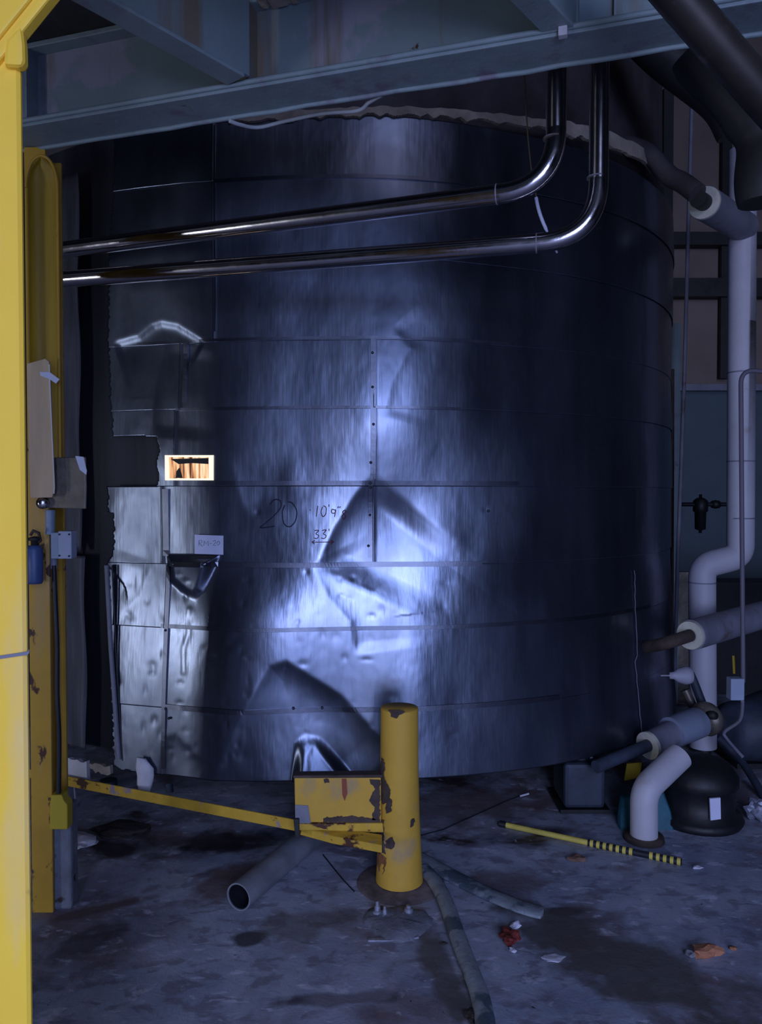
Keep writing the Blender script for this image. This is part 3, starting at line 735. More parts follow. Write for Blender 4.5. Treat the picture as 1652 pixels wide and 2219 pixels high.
# brace flange rising to the right at the top
mb = MB(); a = P(-60, 150, .985); b = P(110, -60, .985); nrm2 = Vector((-.6, 0, -.8))
u = (b - a).normalized(); v_ = Vector((-u.z, 0, u.x))
mb.prism([a, b, b + v_ * .2, a + v_ * .2], (0, .008, 0)); mb.build('gusset_plate', M['yellow_near'], fp, .003)
mb = MB(); mb.prism([a - v_ * .014 + Vector((0, .006, 0)), b - v_ * .014 + Vector((0, .006, 0)), b + v_ * .01 + Vector((0, .006, 0)), a + v_ * .01 + Vector((0, .006, 0))], (0, .02, 0)); mb.build('brace_flange', M['yellow_near'], fp, .003)
mb = MB(); c = P(30, 110, .99)
mb.add([P(18, 66, .988), P(46, 40, .992), P(50, 90, .998), P(51, 130, .998), P(46, 142, .992), P(5, 138, .985), P(10, 90, .983)], [(0, 1, 2, 3, 4, 5, 6)], False)
mb = MB().prism([P(10, 84, .988), P(44, 50, .988), P(49, 92, .988), P(50, 128, .988), P(46, 142, .988), P(4, 139, .988)], (0, .02, 0)); mb.build('weld_patch', M['yellow_near'], fp, .006)
mb = MB().prism([P(-20, 1424, .997), P(60, 1412, .997), P(63, 1407, .997), P(63, 1415, .997), P(60, 1419, .997), P(-20, 1431, .997)], (0, .002, 0)); mb.build('tape_strip', M['pipe_grey'], fp)

# ================================================================== second yellow column (H-section) under the beam
CD = 2.78
yc = empty('yellow_column', (P(100, 2010, CD).x, CD + .05, 0), 'slimmer yellow steel column with rust spots behind the near post', 'column')
zbm = BZ - .002
def vbox(mb, x0, x1, d0, d1, ytop, ybot, ztop=None, zbot=None):
    mb.box(P(x0, 1100, d0).x, P(x1, 1100, d0).x, d0, d1, P(0, ybot, d0).z if zbot is None else zbot, P(0, ytop, d0).z if ztop is None else ztop); return mb
mb = MB(); vbox(mb, 60, 106, CD, CD + .015, 0, 0, zbm, 0); mb.build('front_flange', M['yellow'], yc, .003)
mb = MB(); vbox(mb, 84, 90, CD + .015, CD + .13, 0, 0, zbm, 0); mb.build('web', M['yellow'], yc)
mb = MB(); vbox(mb, 68, 139, CD + .13, CD + .145, 0, 0, zbm, 0); mb.build('rear_flange', M['yellow'], yc, .003)
# half-round guard trough on the upper part
x0, x1 = P(60, 700, CD - .05).x, P(128, 700, CD - .05).x; cxm = (x0 + x1) / 2; rad = (x1 - x0) / 2
ztp = P(0, 338, CD - .05).z; zlo = P(0, 1010, CD - .05).z
vs = []; seg = 18; rows = 26
for i in range(rows + 1):
    z = zlo + (ztp - zlo) * i / rows
    tpr = 1.0 if ztp - z > rad * 2 else math.sqrt(max(0.0, 1 - (1 - (ztp - z) / (rad * 2)) ** 2))
    for k in range(seg + 1):
        a = math.pi * k / seg
        vs.append((cxm - rad * math.cos(a) * max(tpr, .05), CD - .05 + .045 * math.sin(a) * max(tpr, .05) + .004 * math.sin(3 * a), z))
fs = [(i * (seg + 1) + k, i * (seg + 1) + k + 1, (i + 1) * (seg + 1) + k + 1, (i + 1) * (seg + 1) + k) for i in range(rows) for k in range(seg)]
g = MB().add(vs, fs, True).build('guard_trough', mat('shaded_yellow_paint', (.34, .21, .012), .6, var=.3, scale=5, stretch=(3, 3, .2), bump=.1), yc); sol = g.modifiers.new('s', 'SOLIDIFY'); sol.thickness = .004  # darker olive tone: shade on the upper column put into the colour
rim_pts = [Vector((x1, CD - .052, zlo))] + [Vector((cxm + rad * math.cos(math.pi * k / 24), CD - .052, ztp - 2 * rad + 2 * rad * math.sin(math.pi * k / 24))) for k in range(25)]
MB().tube(rim_pts, .0055, 8).build('trough_rim', M['yellow'], yc)
# attached blue-grey channel + yellow block, rail clamp
mb = MB(); vbox(mb, 104, 147, CD + .02, CD + .09, 1745, 1980, None, 0); mb.build('footing_casing', M['grout'], yc, .01)
# things fixed to the column
bd = empty('cardboard_strip', P(90, 1078, CD - .08), 'tan cardboard strip standing against the slimmer yellow column', 'cardboard')
mb = MB().prism([P(58, 788, CD - .09), P(98, 777, CD - .09), P(106, 783, CD - .09), P(108, 820, CD - .09), P(117, 1060, CD - .09), P(113, 1078, CD - .09), P(66, 1079, CD - .09), P(62, 1000, CD - .09)], (0, .012, 0)); mb.build('board', M['cardboard'], bd, .002)
mb = MB().tube([P(107, 790, CD - .092), P(109, 850, CD - .092), P(118, 1055, CD - .092), P(117, 1070, CD - .092)], .0022, 6); mb.build('pale_edge', M['white_edge'], bd)
tag(MB().prism([P(86, 806, CD - .094), P(107, 806, CD - .096), P(129, 822, CD - .10), P(121, 831, CD - .10), P(108, 822, CD - .096), P(88, 814, CD - .094)], (0, .003, 0)).build('tape_scrap', M['tape']), 'scrap of white tape on the cardboard strip top', 'tape')
pb = empty('metal_plate', P(140, 1100, CD - .05), 'square grimy brown-grey metal plate beside the cardboard strip', 'plate')
mb = MB().prism([P(88, 992, CD - .06), P(184, 990, CD - .06), P(186, 1060, CD - .06), P(185, 1103, CD - .06), P(86, 1100, CD - .06)], (0, .012, 0)); mb.build('panel', M['plate'], pb, .003)
mb = MB().prism([P(163, 988, CD - .064), P(181, 990, CD - .064), P(188, 1020, CD - .064), P(187, 1029, CD - .064), P(173, 1018, CD - .064)], (0, .003, 0)); mb.build('tape_corner', M['tape'], pb)
MB().lathe([(0, -.012), (.012, -.012), (.02, -.004), (.022, .006), (.012, .014), (0, .014)], P(93, 1090, CD - .07), (0.3, -1, 0), 14).build('latch_knob', M['pipe_steel'], pb)
bx = empty('junction_box', P(128, 1212, CD - .03), 'small pale blue-grey electrical box on the slimmer yellow column', 'electrical box')
mb = MB(); vbox(mb, 109, 126, CD - .04, CD + .03, 1154, 1211); mb.build('box_body', M['elec'], bx, .003)
mb = MB(); vbox(mb, 125, 154, CD - .06, CD - .01, 1151, 1211); mb.build('cover', M['elec_light'], bx, .003)
for (x, y) in ((129, 1158), (150, 1158), (129, 1204), (150, 1205)): MB().lathe([(0, 0), (.0035, 0), (.0035, .003), (0, .003)], P(x, y, CD - .06), (0, -1, 0), 8).build('screw', M['rivet'], bx)
MB().tube([P(117, 1208, CD - .01), P(117, 1232, CD - .01)], .012, 12).build('gland', M['pipe_grey'], bx)
MB().tube([P(109, 1105, CD), P(109, 1158, CD)], .017, 12).build('conduit', M['elec'], bx)
tag(MB().tube(smooth([P(117, 1225, CD - .015), P(120, 1300, CD - .012), P(124, 1400, CD - .012), P(124, 1500, CD - .012), P(128, 1600, CD - .012), P(127, 1728, CD - .012)]), .0085, 12).build('black_cable', M['rubber']), 'black cable running down the slimmer yellow column', 'cable')
tag(MB().prism([P(110, 1723, CD - .03), P(134, 1723, CD - .03), P(138, 1735, CD - .03), P(146, 1745, CD - .03), P(146, 1798, CD - .03), P(107, 1798, CD - .03), P(108, 1745, CD - .03)], (0, .05, 0)).build('conduit_fitting', M['yellow_tag'], None, .004), 'yellow cable fitting at the foot of the black cable', 'fitting')
cy = empty('blue_canister', P(76, 1265, CD - .04), 'dark blue cylinder hanging on the slimmer yellow column', 'canister')
MB().lathe([(0, 0), (.024, .002), (.028, .012), (.028, .125), (.02, .14), (0, .142)], P(76, 1266, CD - .045), (0, 0, 1), 20).build('body', M['blue_cyl'], cy)
MB().lathe([(0, 0), (.014, 0), (.014, .018), (.022, .02), (.022, .03), (.008, .034), (0, .034)], P(76, 1183, CD - .045), (0, 0, 1), 14).build('valve_head', M['black_metal'], cy)
MB().tube([P(66, 1160, CD - .045), P(72, 1150, CD - .045), P(84, 1155, CD - .045), P(88, 1172, CD - .045), P(80, 1178, CD - .045)], .006, 8).build('hook', M['brown_rust'], cy)

# ================================================================== floor rail, guard box and bollard
bx0 = G(866, 1925); 
bol = empty('yellow_bollard', bx0, 'thick yellow pipe bollard with rust patches standing before the tank', 'bollard')
BD = 2.98; cx = P(866, 1925, BD).x; rr = 45 * BD / F
ztopb = P(866, 1536, BD).z
mb = MB(); prof = [(rr * 1.16, .012), (rr * 1.12, .06), (rr * 1.0, .26), (rr * .94, .45), (rr * .92, ztopb - .004), (rr * .90, ztopb)]
mb.lathe(prof + [(0, ztopb)], (cx, BD + .02, 0), seg=40)
mb.build('pipe_post', M['yellow_clean'], bol)
mb = MB().lathe([(0, .008), (.165, .008), (.172, .003), (.175, 0)], (cx + .005, BD + .02, 0), seg=36); mb.build('base_plate', mat('rust_brown_base', (.13, .10, .10), .8, var=.5, scale=14, bump=.4, bscale=30), bol)
# rust flakes as applied patches that follow the pipe
def ragged(poly, a):
    out = []; n = len(poly)
    for i in range(n):
        p, q = poly[i], poly[(i + 1) % n]; k = max(2, int(math.hypot(q[0] - p[0], q[1] - p[1]) / 4))
        out += [(p[0] + (q[0] - p[0]) * j / k + rng.uniform(-a, a), p[1] + (q[1] - p[1]) * j / k + rng.uniform(-a, a)) for j in range(k)]
    return out
def flake(pts, m, name, out=.0015):
    pts = ragged(pts, 1.6); vs = []
    for (x, y) in pts:
        X = (x - W / 2) / F * (BD - .06); dx = max(-.99, min(.99, (X - cx) / (rr * 1.0)))
        a = math.asin(dx); R2 = rr * (1.0 if y < 1750 else 1.04) + out
        if y > 1840: R2 = rr * 1.10 + out
        if y < 1640: R2 = rr * .955 + out
        vs.append(Vector((cx + R2 * math.sin(a), BD + .02 - R2 * math.cos(a), P(x, y, BD + .02 - R2 * math.cos(a)).z)))
    c = sum(vs, Vector()) / len(vs)
    dd = Vector((c.x - cx, c.y - BD - .02, 0)).normalized()
    c2 = Vector((cx, BD + .02, c.z)) + dd * (Vector((vs[0].x - cx, vs[0].y - BD - .02, 0)).length)
    n = len(vs)
    MB().add(vs + [c2] + [v - dd * .004 for v in vs], [(i, (i + 1) % n, n) for i in range(n)] + [(i, n + 1 + i, n + 1 + (i + 1) % n, (i + 1) % n) for i in range(n)]).build(name, m, bol)
flake([(842, 1540), (868, 1538), (880, 1543), (866, 1551), (858, 1556), (848, 1552)], M['brown_rust'], 'rust_patch')
flake([(826, 1705), (838, 1700), (846, 1712), (844, 1738), (832, 1744), (824, 1730)], M['brown_rust'], 'rust_patch')
flake([(890, 1778), (899, 1775), (897, 1788), (890, 1794)], M['brown_rust'], 'rust_patch')
flake([(838, 1822), (850, 1815), (858, 1828), (850, 1842), (838, 1836)], M['brown_rust'], 'rust_patch')
flake([(824, 1780), (832, 1776), (834, 1820), (838, 1850), (826, 1850), (822, 1810)], M['brown_rust'], 'rust_patch')
flake([(824, 1846), (840, 1860), (836, 1890), (830, 1918), (818, 1916), (819, 1870)], mat('orange_brown_rust', (.22, .09, .03), .8, var=.4, scale=20), 'rust_streak')
flake([(826, 1640), (833, 1655), (832, 1690), (838, 1700), (828, 1706), (824, 1680)], M['brown_rust'], 'rust_patch')
flake([(842, 1725), (849, 1735), (848, 1760), (838, 1765), (838, 1745)], M['brown_rust'], 'rust_patch')
# guard box
gb = empty('yellow_steel_box', P(735, 1785, BD + .02), 'yellow rusty box-shaped bracket attached left of the bollard', 'bracket')
mb = MB(); mb.prism([P(638, 1686, BD - .03), P(826, 1683, BD - .03), P(826, 1782, BD - .03), P(770, 1784, BD - .03), P(640, 1782, BD - .03)], (0, .05, 0)); mb.build('box_body', M['yellow_clean'], gb, .004)
mb = MB(); mb.prism([P(636, 1681, BD - .035), P(830, 1679, BD - .035), P(830, 1686, BD - .035), P(636, 1687, BD - .035)], (0, .05, 0)); mb.build('top_plate', M['brown_rust'], gb, .003)
mb = MB(); mb.prism([P(640, 1744, BD - .033), P(668, 1746, BD - .033), P(674, 1786, BD - .033), P(640, 1790, BD - .033)], (0, .003, 0)); mb.build('grey_patch', M['pipe_grey'], gb)
for pl in ([(800, 1690), (824, 1690), (824, 1780), (806, 1776), (812, 1750), (800, 1735), (812, 1710)], [(700, 1772), (760, 1768), (800, 1772), (824, 1776), (824, 1783), (700, 1783)], [(700, 1688), (712, 1688), (714, 1696), (704, 1698)]):
    MB().prism([P(x, y, BD - .032) for x, y in ragged(pl, 1.8)], (0, .002, 0)).build('rust_patch', M['brown_rust'], gb)
mb = MB(); mb.prism([P(741, 1688, BD - .033), P(751, 1688, BD - .033), P(753, 1720, BD - .033), P(747, 1736, BD - .033), P(742, 1722, BD - .033)], (0, .002, 0)); mb.build('red_streak', mat('red_drip_paint', (.25, .05, .02), .6), gb)
mb = MB(); mb.prism([P(640, 1786, BD - .04), P(830, 1784, BD - .04), P(832, 1806, BD - .04), P(700, 1800, BD - .04), P(644, 1800, BD - .04)], (0, .03, 0)); mb.build('bent_lower_flange', M['yellow_rusty'], gb, .004)
mb = MB(); vs = []
mb.prism([P(636, 1776, BD - .05), P(648, 1776, BD - .05), P(650, 1816, BD - .05), P(640, 1816, BD - .05)], (0, .07, 0)); mb.build('end_tab', M['black_metal'], gb, .003)
# low rail
ra = P(640, 1790, BD + .0); rb = P(150, 1686, 3.62); zr = .24
ra = G(645, 1778, zr); rb = G(130, 1680, zr)
dr = (rb - ra).normalized(); rb = rb + dr * .25; nr = Vector((-dr.y, dr.x, 0))
if nr.y < 0: nr = -nr
rl = empty('floor_rail', (ra + rb) / 2 - Vector((0, 0, zr)), 'low yellow angle-iron rail running left from the bollard under the tank', 'rail')
def rbox(z0, z1, n0, n1, ta=0, tb=1):
    vs = [ra.lerp(rb, t).xy.to_3d() + nr * q + Vector((0, 0, z)) for t in (ta, tb) for q in (n0, n1) for z in (z0, z1)]
    return MB().add(vs, [(0, 1, 3, 2), (4, 6, 7, 5), (0, 4, 5, 1), (2, 3, 7, 6), (0, 2, 6, 4), (1, 5, 7, 3)])
rbox(zr - .045, zr, 0, .008).build('vertical_leg', M['yellow_rusty'], rl, .002)
rbox(zr - .045, zr - .038, .008, .06).build('horizontal_leg', M['brown_rust'], rl, .002)
for tt in (.97,): rbox(0, zr - .045, 0, .03, tt - .02, tt).build('rail_post', M['brown_rust'], rl)
mb = MB(); mb.prism([G(645, 1792, .225), G(720, 1812, .225), G(828, 1832, .225), G(828, 1808, .235), G(740, 1795, .235), G(645, 1782, .235)], (0, 0, -.03)); 
mb.build('bent_rail_end', M['yellow_rusty'], rl, .003)

# ================================================================== floor items
# hollow pipe lying on the floor
a = P(517, 1944, 2.88); a.z = .055; b = G(690, 1800, .06) 
a = G(517, 1944, .052); dd = (b - a).normalized()
fpo = MB().tube([a, a + dd * .02, b + dd * .35], .052, 32, False, .0465).build('floor_pipe', M['floor_pipe'])
MB().tube([a + dd * .004, a + dd * .03, b + dd * .34], .0462, 32, False, .044).build('shaded_bore', M['rubber'], fpo)  # black inner wall: shade inside the pipe put into the colour
tag(fpo, 'dark hollow pipe lying on the floor, open end toward the camera', 'pipe')
# flat board / hose bits right of the bollard
def flat_tube(pts, w_, h_, m, name, lab, cat):
    pts = smooth(pts, 10); n = len(pts); vs = []; fs = []; seg = 12
    for i, p in enumerate(pts):
        t_ = (pts[min(i + 1, n - 1)] - pts[max(i - 1, 0)]).normalized(); s_ = Vector((t_.y, -t_.x, 0)).normalized()
        ww = w_ * (1 if i < n - 3 else (1 - .25 * (i - n + 4)))
        for k in range(seg):
            a_ = 2 * math.pi * k / seg; vs.append(p + s_ * math.cos(a_) * ww + Vector((0, 0, h_ + math.sin(a_) * h_)))
    fs = [(i * seg + k, i * seg + (k + 1) % seg, (i + 1) * seg + (k + 1) % seg, (i + 1) * seg + k) for i in range(n - 1) for k in range(seg)] + [list(range(seg)), list(range((n - 1) * seg, n * seg))]
    return tag(MB().add(vs, fs, True).build(name, m), lab, cat)
flat_tube([G(905, 1862), G(960, 1893), G(1040, 1935), G(1110, 1965), G(1155, 1980), G(1178, 1985)], .042, .012, M['floor_hose'], 'flat_hose', 'flattened grey hose lying rightward behind the bollard', 'hose')
flat_tube([G(918, 1893), G(945, 1925), G(968, 1970), G(985, 2020), G(1003, 2070), G(1022, 2120), G(1040, 2170), G(1052, 2230), G(1060, 2320)], .030, .020, M['floor_hose'], 'grey_hose', 'long grey hose snaking from the bollard toward the camera', 'hose')
# grout mound with bolts in front of bollard
gm = empty('anchor_mound', G(862, 2010), 'rough grout patch with anchor bolts in front of the bollard', 'anchor')
mb = MB(); n1 = 26; ctr = G(862, 2000); vs = [ctr + Vector((0, 0, .018))]
for rg_, h_ in ((.5, .016), (.85, .01), (1.0, -.002)):
    for k in range(n1):
        a_ = 2 * math.pi * k / n1; q_ = rg_ * (1 + .10 * math.sin(3 * a_) + .06 * rng.randn() * (rg_ > .6))
        vs.append(ctr + Vector((math.cos(a_) * .125 * q_, math.sin(a_) * .12 * q_, h_ + .003 * rng.randn() * (h_ > 0))))
fs = [(0, 1 + k, 1 + (k + 1) % n1) for k in range(n1)] + [(1 + i * n1 + k, 1 + i * n1 + (k + 1) % n1, 1 + (i + 1) * n1 + (k + 1) % n1, 1 + (i + 1) * n1 + k) for i in range(2) for k in range(n1)]
mb.add(vs, fs, True); mb.build('grout', M['grout'], gm)
for (x, y, rr_, hh) in ((818, 1985, .011, .055), (834, 1990, .009, .045), (886, 1985, .016, .040)):
    p = G(x, y); MB().lathe([(0, hh), (rr_ * .6, hh), (rr_ * .6, hh * .7), (rr_, hh * .68), (rr_, hh * .35), (rr_ * 1.6, hh * .33), (rr_ * 1.6, 0)], p, (0, 0, 1), 12).build('anchor_bolt', M['bolt_metal'], gm)
mb = MB(); mb.prism([G(798, 2036), G(862, 2035), G(905, 2028), G(908, 2034), G(862, 2041), G(798, 2041)], (0, 0, .006)); mb.build('plate_edge', M['bolt_metal'], gm)
# hazard pole
p0, p1, p2 = G(1085, 1785, .014), G(1275, 1826, .014), G(1478, 1868, .014)
hp = empty('hazard_pole', G(1275, 1826), 'long yellow pole with black striped end lying on the floor', 'pole')
MB().tube([p0 + (p1 - p0) * .06, p1], .0125, 14).build('yellow_shaft', M['pole_yellow'], hp)
MB().tube([p0 - (p1 - p0) * .01, p0 + (p1 - p0) * .07], .0145, 14).build('black_tip', M['rubber'], hp)
MB().tube([p1, p2], .0145, 14).build('striped_sleeve', M['rubber'], hp)
for k in range(14):
    if k in (7, 8): continue
    t_ = (k + .6) / 14; c = p1.lerp(p2, t_); u_ = (p2 - p1).normalized()
    o = MB().tube([c - u_ * .007, c + u_ * .007], .0151, 14).build('yellow_stripe', M['pole_yellow'], hp)
# floor joint and crack lines
def groove(pts, w_, m, name, lab, cat='crack'):
    pts = [G(x, y, .0012) for x, y in pts]; mb = MB()
    mb.tube(dense(pts, .05), w_, 5); return tag(mb.build(name, m), lab, cat)
groove([(908, 1812), (960, 1798), (1040, 1762), (1100, 1735), (1130, 1724)], .003, M['rubber'], 'floor_cable', 'thin dark cable crossing the floor right of the bollard', 'cable')
tag(MB().tube([G(1128, 1725, .01), G(1146, 1720, .012)], .005, 8).build('cable_tip', M['scrap']), 'tiny pale stub at the end of the thin floor cable', 'stub')
groove([(700, 1852), (722, 1880), (745, 1908), (768, 1932)], .003, M['rubber'], 'floor_wire', 'thin dark wire on the floor left of the bollard foot', 'wire')
# debris chunks
def chunk(px, py, sx, sy, sz, m, name, lab, cat, seed, n=3, jag=.25, rot=0):
    r_ = np.random.RandomState(seed); c = G(px, py); import bmesh
    bm = bmesh.new(); bmesh.ops.create_icosphere(bm, subdivisions=n, radius=1)
    ph = r_.rand(6) * 6
    for v in bm.verts:
        k = 1 + jag * (math.sin(3 * v.co.x + ph[0]) * math.sin(4 * v.co.y + ph[1]) + .6 * math.sin(7 * v.co.z + 5 * v.co.x + ph[2])) + .06 * r_.randn()
        v.co = Vector((v.co.x * sx * k, v.co.y * sy * k, max(-.9, v.co.z * k) * sz + sz * .88))
        v.co = Matrix.Rotation(rot, 3, 'Z') @ v.co
    me = bpy.data.meshes.new(name); bm.to_mesh(me); bm.free()
    z0_ = min(v.co.z for v in me.vertices)
    for v in me.vertices: v.co.z -= z0_
    me.materials.append(m)
    o = bpy.data.objects.new(name, me); COL.objects.link(o); o.location = c; return tag(o, lab, cat)
chunk(1535, 2072, .052, .028, .020, M['brick'], 'brick_chunk', 'orange-brown broken brick chunk on the floor at lower right', 'brick', 3, 2)
chunk(1498, 2072, .022, .018, .010, M['grout'], 'stone_chip', 'grey stone chip touching the orange-brown brick chunk', 'stone', 4, 2)
chunk(1250, 1866, .036, .020, .012, M['leaf'], 'brown_clump', 'small brown clump on the floor below the hazard pole', 'debris', 5, 2)
chunk(1104, 2038, .030, .032, .018, M['red_rag'], 'red_rag', 'crumpled dark red rag on the floor below the flattened hose', 'rag', 6, 3, .35)
chunk(1118, 2012, .022, .012, .014, M['scrap'], 'white_paper_scrap', 'white scrap tucked behind the dark red rag', 'scrap', 8, 2, .3, .5)
chunk(1112, 2062, .012, .014, .006, M['scrap'], 'white_paper_scrap', 'white scrap just in front of the dark red rag', 'scrap', 9, 2)
chunk(1198, 2078, .036, .022, .003, M['scrap'], 'flat_paper_scrap', 'flat pale scrap on the floor right of the red rag', 'scrap', 10, 2)
chunk(1512, 1882, .020, .012, .006, M['scrap'], 'white_chip', 'small white chip on the floor beyond the hazard pole end', 'scrap', 11, 2)
chunk(1590, 2058, .012, .010, .006, M['brick'], 'brick_crumb', 'tiny reddish crumb right of the orange-brown brick chunk', 'brick', 12, 2)
chunk(962, 2046, .014, .006, .004, M['debris_dark'], 'dark_chip', 'little dark chip between the mound and the grey hose', 'debris', 13, 2)
chunk(168, 1832, .085, .07, .022, M['scrap'], 'plaster_lump', 'pale plaster lump on the floor behind the slimmer yellow column', 'lump', 14, 3, .12)
chunk(262, 1806, .12, .08, .02, M['debris_dark'], 'grime_heap', 'low dark heap of grime under the left of the tank', 'debris', 15, 3, .15)
chunk(1030, 2208, .030, .030, .012, M['debris_dark'], 'dark_clod', 'dark clod against the grey hose at the bottom edge', 'debris', 16, 3)
# hoses and stuff under tank at left
tag(MB().tube(smooth([P(312, 1690, 3.9), P(308, 1740, 3.9), P(315, 1785, 3.9), P(338, 1797, 3.9), P(362, 1785, 3.9), P(370, 1745, 3.9), P(366, 1700, 3.95)]), .020, 12).build('looped_hose', M['navy']), 'dark blue hose loop hanging under the left of the tank', 'hose')
tag(MB().tube(smooth([P(160, 1690, 3.7), P(166, 1760, 3.7), P(170, 1800, 3.72)]), .005, 8).build('thin_hose', M['pipe_grey']), 'thin grey line hanging behind the slimmer yellow column', 'hose')
tag(MB().tube(smooth([P(185, 1775, 3.8), P(215, 1760, 3.85), P(250, 1740, 3.9), P(262, 1735, 3.9)]), .006, 8).build('bent_rod', M['brown_rust']), 'thin rusty rod bending across under the left of the tank', 'rod')
w = empty('drain_valve', P(235, 1800, 4.0), 'dark drain valve under the left part of the tank', 'valve')
MB().tube([P(235, 1690, 4.0), P(235, 1800, 4.0)], .045, 16).build('body', M['navy'], w)
MB().tube([P(205, 1770, 3.98), P(275, 1770, 3.98)], .035, 16).build('cross_pipe', M['navy'], w)
MB().tube([P(228, 1738, 3.94), P(246, 1738, 3.94)], .006, 8).build('handle', M['pipe_grey'], w)

# ================================================================== right side: wall details and piping
def wbox(x0, x1, y0, y1, d0, thick, m, name, lab=None, cat=None, kind=None, slope=0):
    a_ = P(x0, y0, d0); b_ = P(x1, y1, d0)
    mb = MB().box(a_.x, b_.x, d0, d0 + thick, b_.z, a_.z); o = mb.build(name, m)
    return tag(o, lab, cat, None, kind)
WD = WB - .15
wbox(1430, 1900, 502, 530, WD, .12, M['black_metal'], 'wall_girt', 'upper dark horizontal girt on the back wall', 'girt')
wbox(1430, 1900, 602, 642, WD, .12, M['black_metal'], 'wall_girt', 'middle dark horizontal girt on the back wall, thicker one', 'girt')
wbox(1430, 1900, 832, 846, WD + .05, .06, M['pipe_grey'], 'wall_girt', 'thin pale ledge where the wall turns from tan to teal', 'girt')
wbox(1568, 1582, 230, 820, WD + .04, .05, M['black_metal'], 'wall_stud', 'thin dark upright strip on the tan wall left of the white riser', 'strip')
wbox(1520, 1900, 1262, 1900, WD - 1.2, .3, M['black_paint'], 'dark_cabinet', 'large black cabinet far behind the white riser pipe', 'cabinet')
wbox(1452, 1468, 700, 1620, 5.6, .08, M['steel_blue_edge'], 'wall_post', 'teal grey upright post beside the tank right edge', 'post')
wbox(1466, 1500, 1240, 1560, 5.7, .08, M['plate'], 'wall_post', 'brown grey lower post behind the white valve bulb', 'post')
wbox(1440, 1456, 190, 780, 5.7, .08, M['black_metal'], 'wall_post', 'black upright post at the upper right tank edge', 'post')
# conduit
cd = MB().tube([P(1501, 180, 5.2), P(1492, 500, 5.2), P(1484, 800, 5.2), P(1475, 1060, 5.2), P(1469, 1220, 5.2), P(1464, 1400, 5.2), P(1462, 1561, 5.2)], .013, 12)
tag(cd.build('conduit', M['pipe_grey']), 'thin grey conduit running down the wall left of the white riser', 'conduit')
cd = MB().tube([P(1458, 800, 5.4), P(1458, 1000, 5.4), P(1457, 1200, 5.4), P(1457, 1400, 5.4), P(1456, 1542, 5.4)], .012, 10)
tag(cd.build('conduit', M['brown_rust']), 'reddish brown thin conduit hugging the tank right edge', 'conduit')
# wall filter unit
wf = empty('filter_regulator', P(1518, 1155, 5.9), 'black pipe-mounted filter silhouetted against the teal wall', 'filter')
MB().tube([P(1478, 1093, 5.9), P(1580, 1093, 5.9)], .016, 12).build('pipe_run', M['black_paint'], wf)
MB().tube([P(1500, 1093, 5.9), P(1500, 1093, 5.9) + Vector((0, 1.3, 0))], .012, 10).build('wall_bracket', M['black_paint'], wf)
MB().lathe([(0, 0), (.012, 0), (.012, .02), (.04, .03), (.043, .16), (.055, .17), (.055, .25), (.03, .27), (.012, .275), (.012, .30), (0, .30)], P(1518, 1155, 5.9), (0, 0, 1), 18).build('bowl', M['black_paint'], wf)
MB().lathe([(0, 0), (.028, 0), (.034, .03), (.028, .06), (0, .06)], P(1543, 1093, 5.9), (1, 0, 0), 14).build('union_nut', M['black_paint'], wf)
# white riser pipe
RD = 4.45; rp = .0785
wr = empty('white_riser_pipe', P(1524, 1615, RD), 'tall white insulated riser pipe stepping left near its middle', 'pipe')
path = [P(1608, 330, RD), P(1608, 500, RD), P(1606, 1120, RD), P(1606, 1212, RD), P(1522, 1212, RD), P(1522, 1300, RD), P(1524, 1618, RD)]
path = [P(1610, 325, RD), P(1608, 700, RD), P(1605, 1205, RD), P(1522, 1226, RD), P(1524, 1618, RD)]
MB().tube(rounded(path, .09, 10), rp * .97, 28).build('pipe_jacket', M['pipe_white'], wr)
for (x, y, ax) in ((1607, 808, 0), (1606, 1000, 0), (1606, 1123, 0), (1522, 1262, 0)):
    c = P(x, y, RD); MB().tube([c - Vector((0, 0, .004)), c + Vector((0, 0, .004))], rp * .985, 28).build('jacket_band', M['pipe_grey'], wr)
MB().tube([P(1524, 1616, RD), Vector((P(1524, 1616, RD).x, RD, 0))], .045, 16).build('lower_pipe', M['black_metal'], wr)
# upper stub with foam ring
a_ = P(1528, 440, 3.95); b_ = P(1612, 492, 4.42); u_ = (b_ - a_).normalized()
st = empty('insulated_pipe_stub', b_, 'grey insulated stub joining the white riser at upper right', 'pipe')
MB().tube([a_, b_], .083, 28).build('jacket', M['pipe_grey'], st)
MB().tube([a_ - u_ * .012, a_ + u_ * .001], .080, 28, True).build('foam_ring', M['cream_foam'], st)
MB().tube([a_ - u_ * .10, a_], .042, 20).build('bare_pipe', M['black_metal'], st)
# lower broken insulated pipe
a_ = P(1499, 1376, 3.9); b_ = P(1780, 1296, 4.9); u_ = (b_ - a_).normalized()
st = empty('insulated_pipe', P(1650, 1340, 3.75), 'grey insulated pipe with broken cream foam end crossing the white riser', 'pipe')
MB().tube([a_, b_], .078, 28).build('jacket', M['pipe_grey'], st)
mb = MB(); mb.tube([a_ - u_ * .018, a_ + u_ * .001], .072, 28, True)
mb.build('foam_ring', M['cream_foam'], st)
MB().tube(smooth([P(1392, 1404, 4.02), P(1425, 1398, 3.9), P(1462, 1388, 3.82), P(1496, 1377, 3.88)]), .032, 20).build('bare_pipe', M['brown_rust'], st)
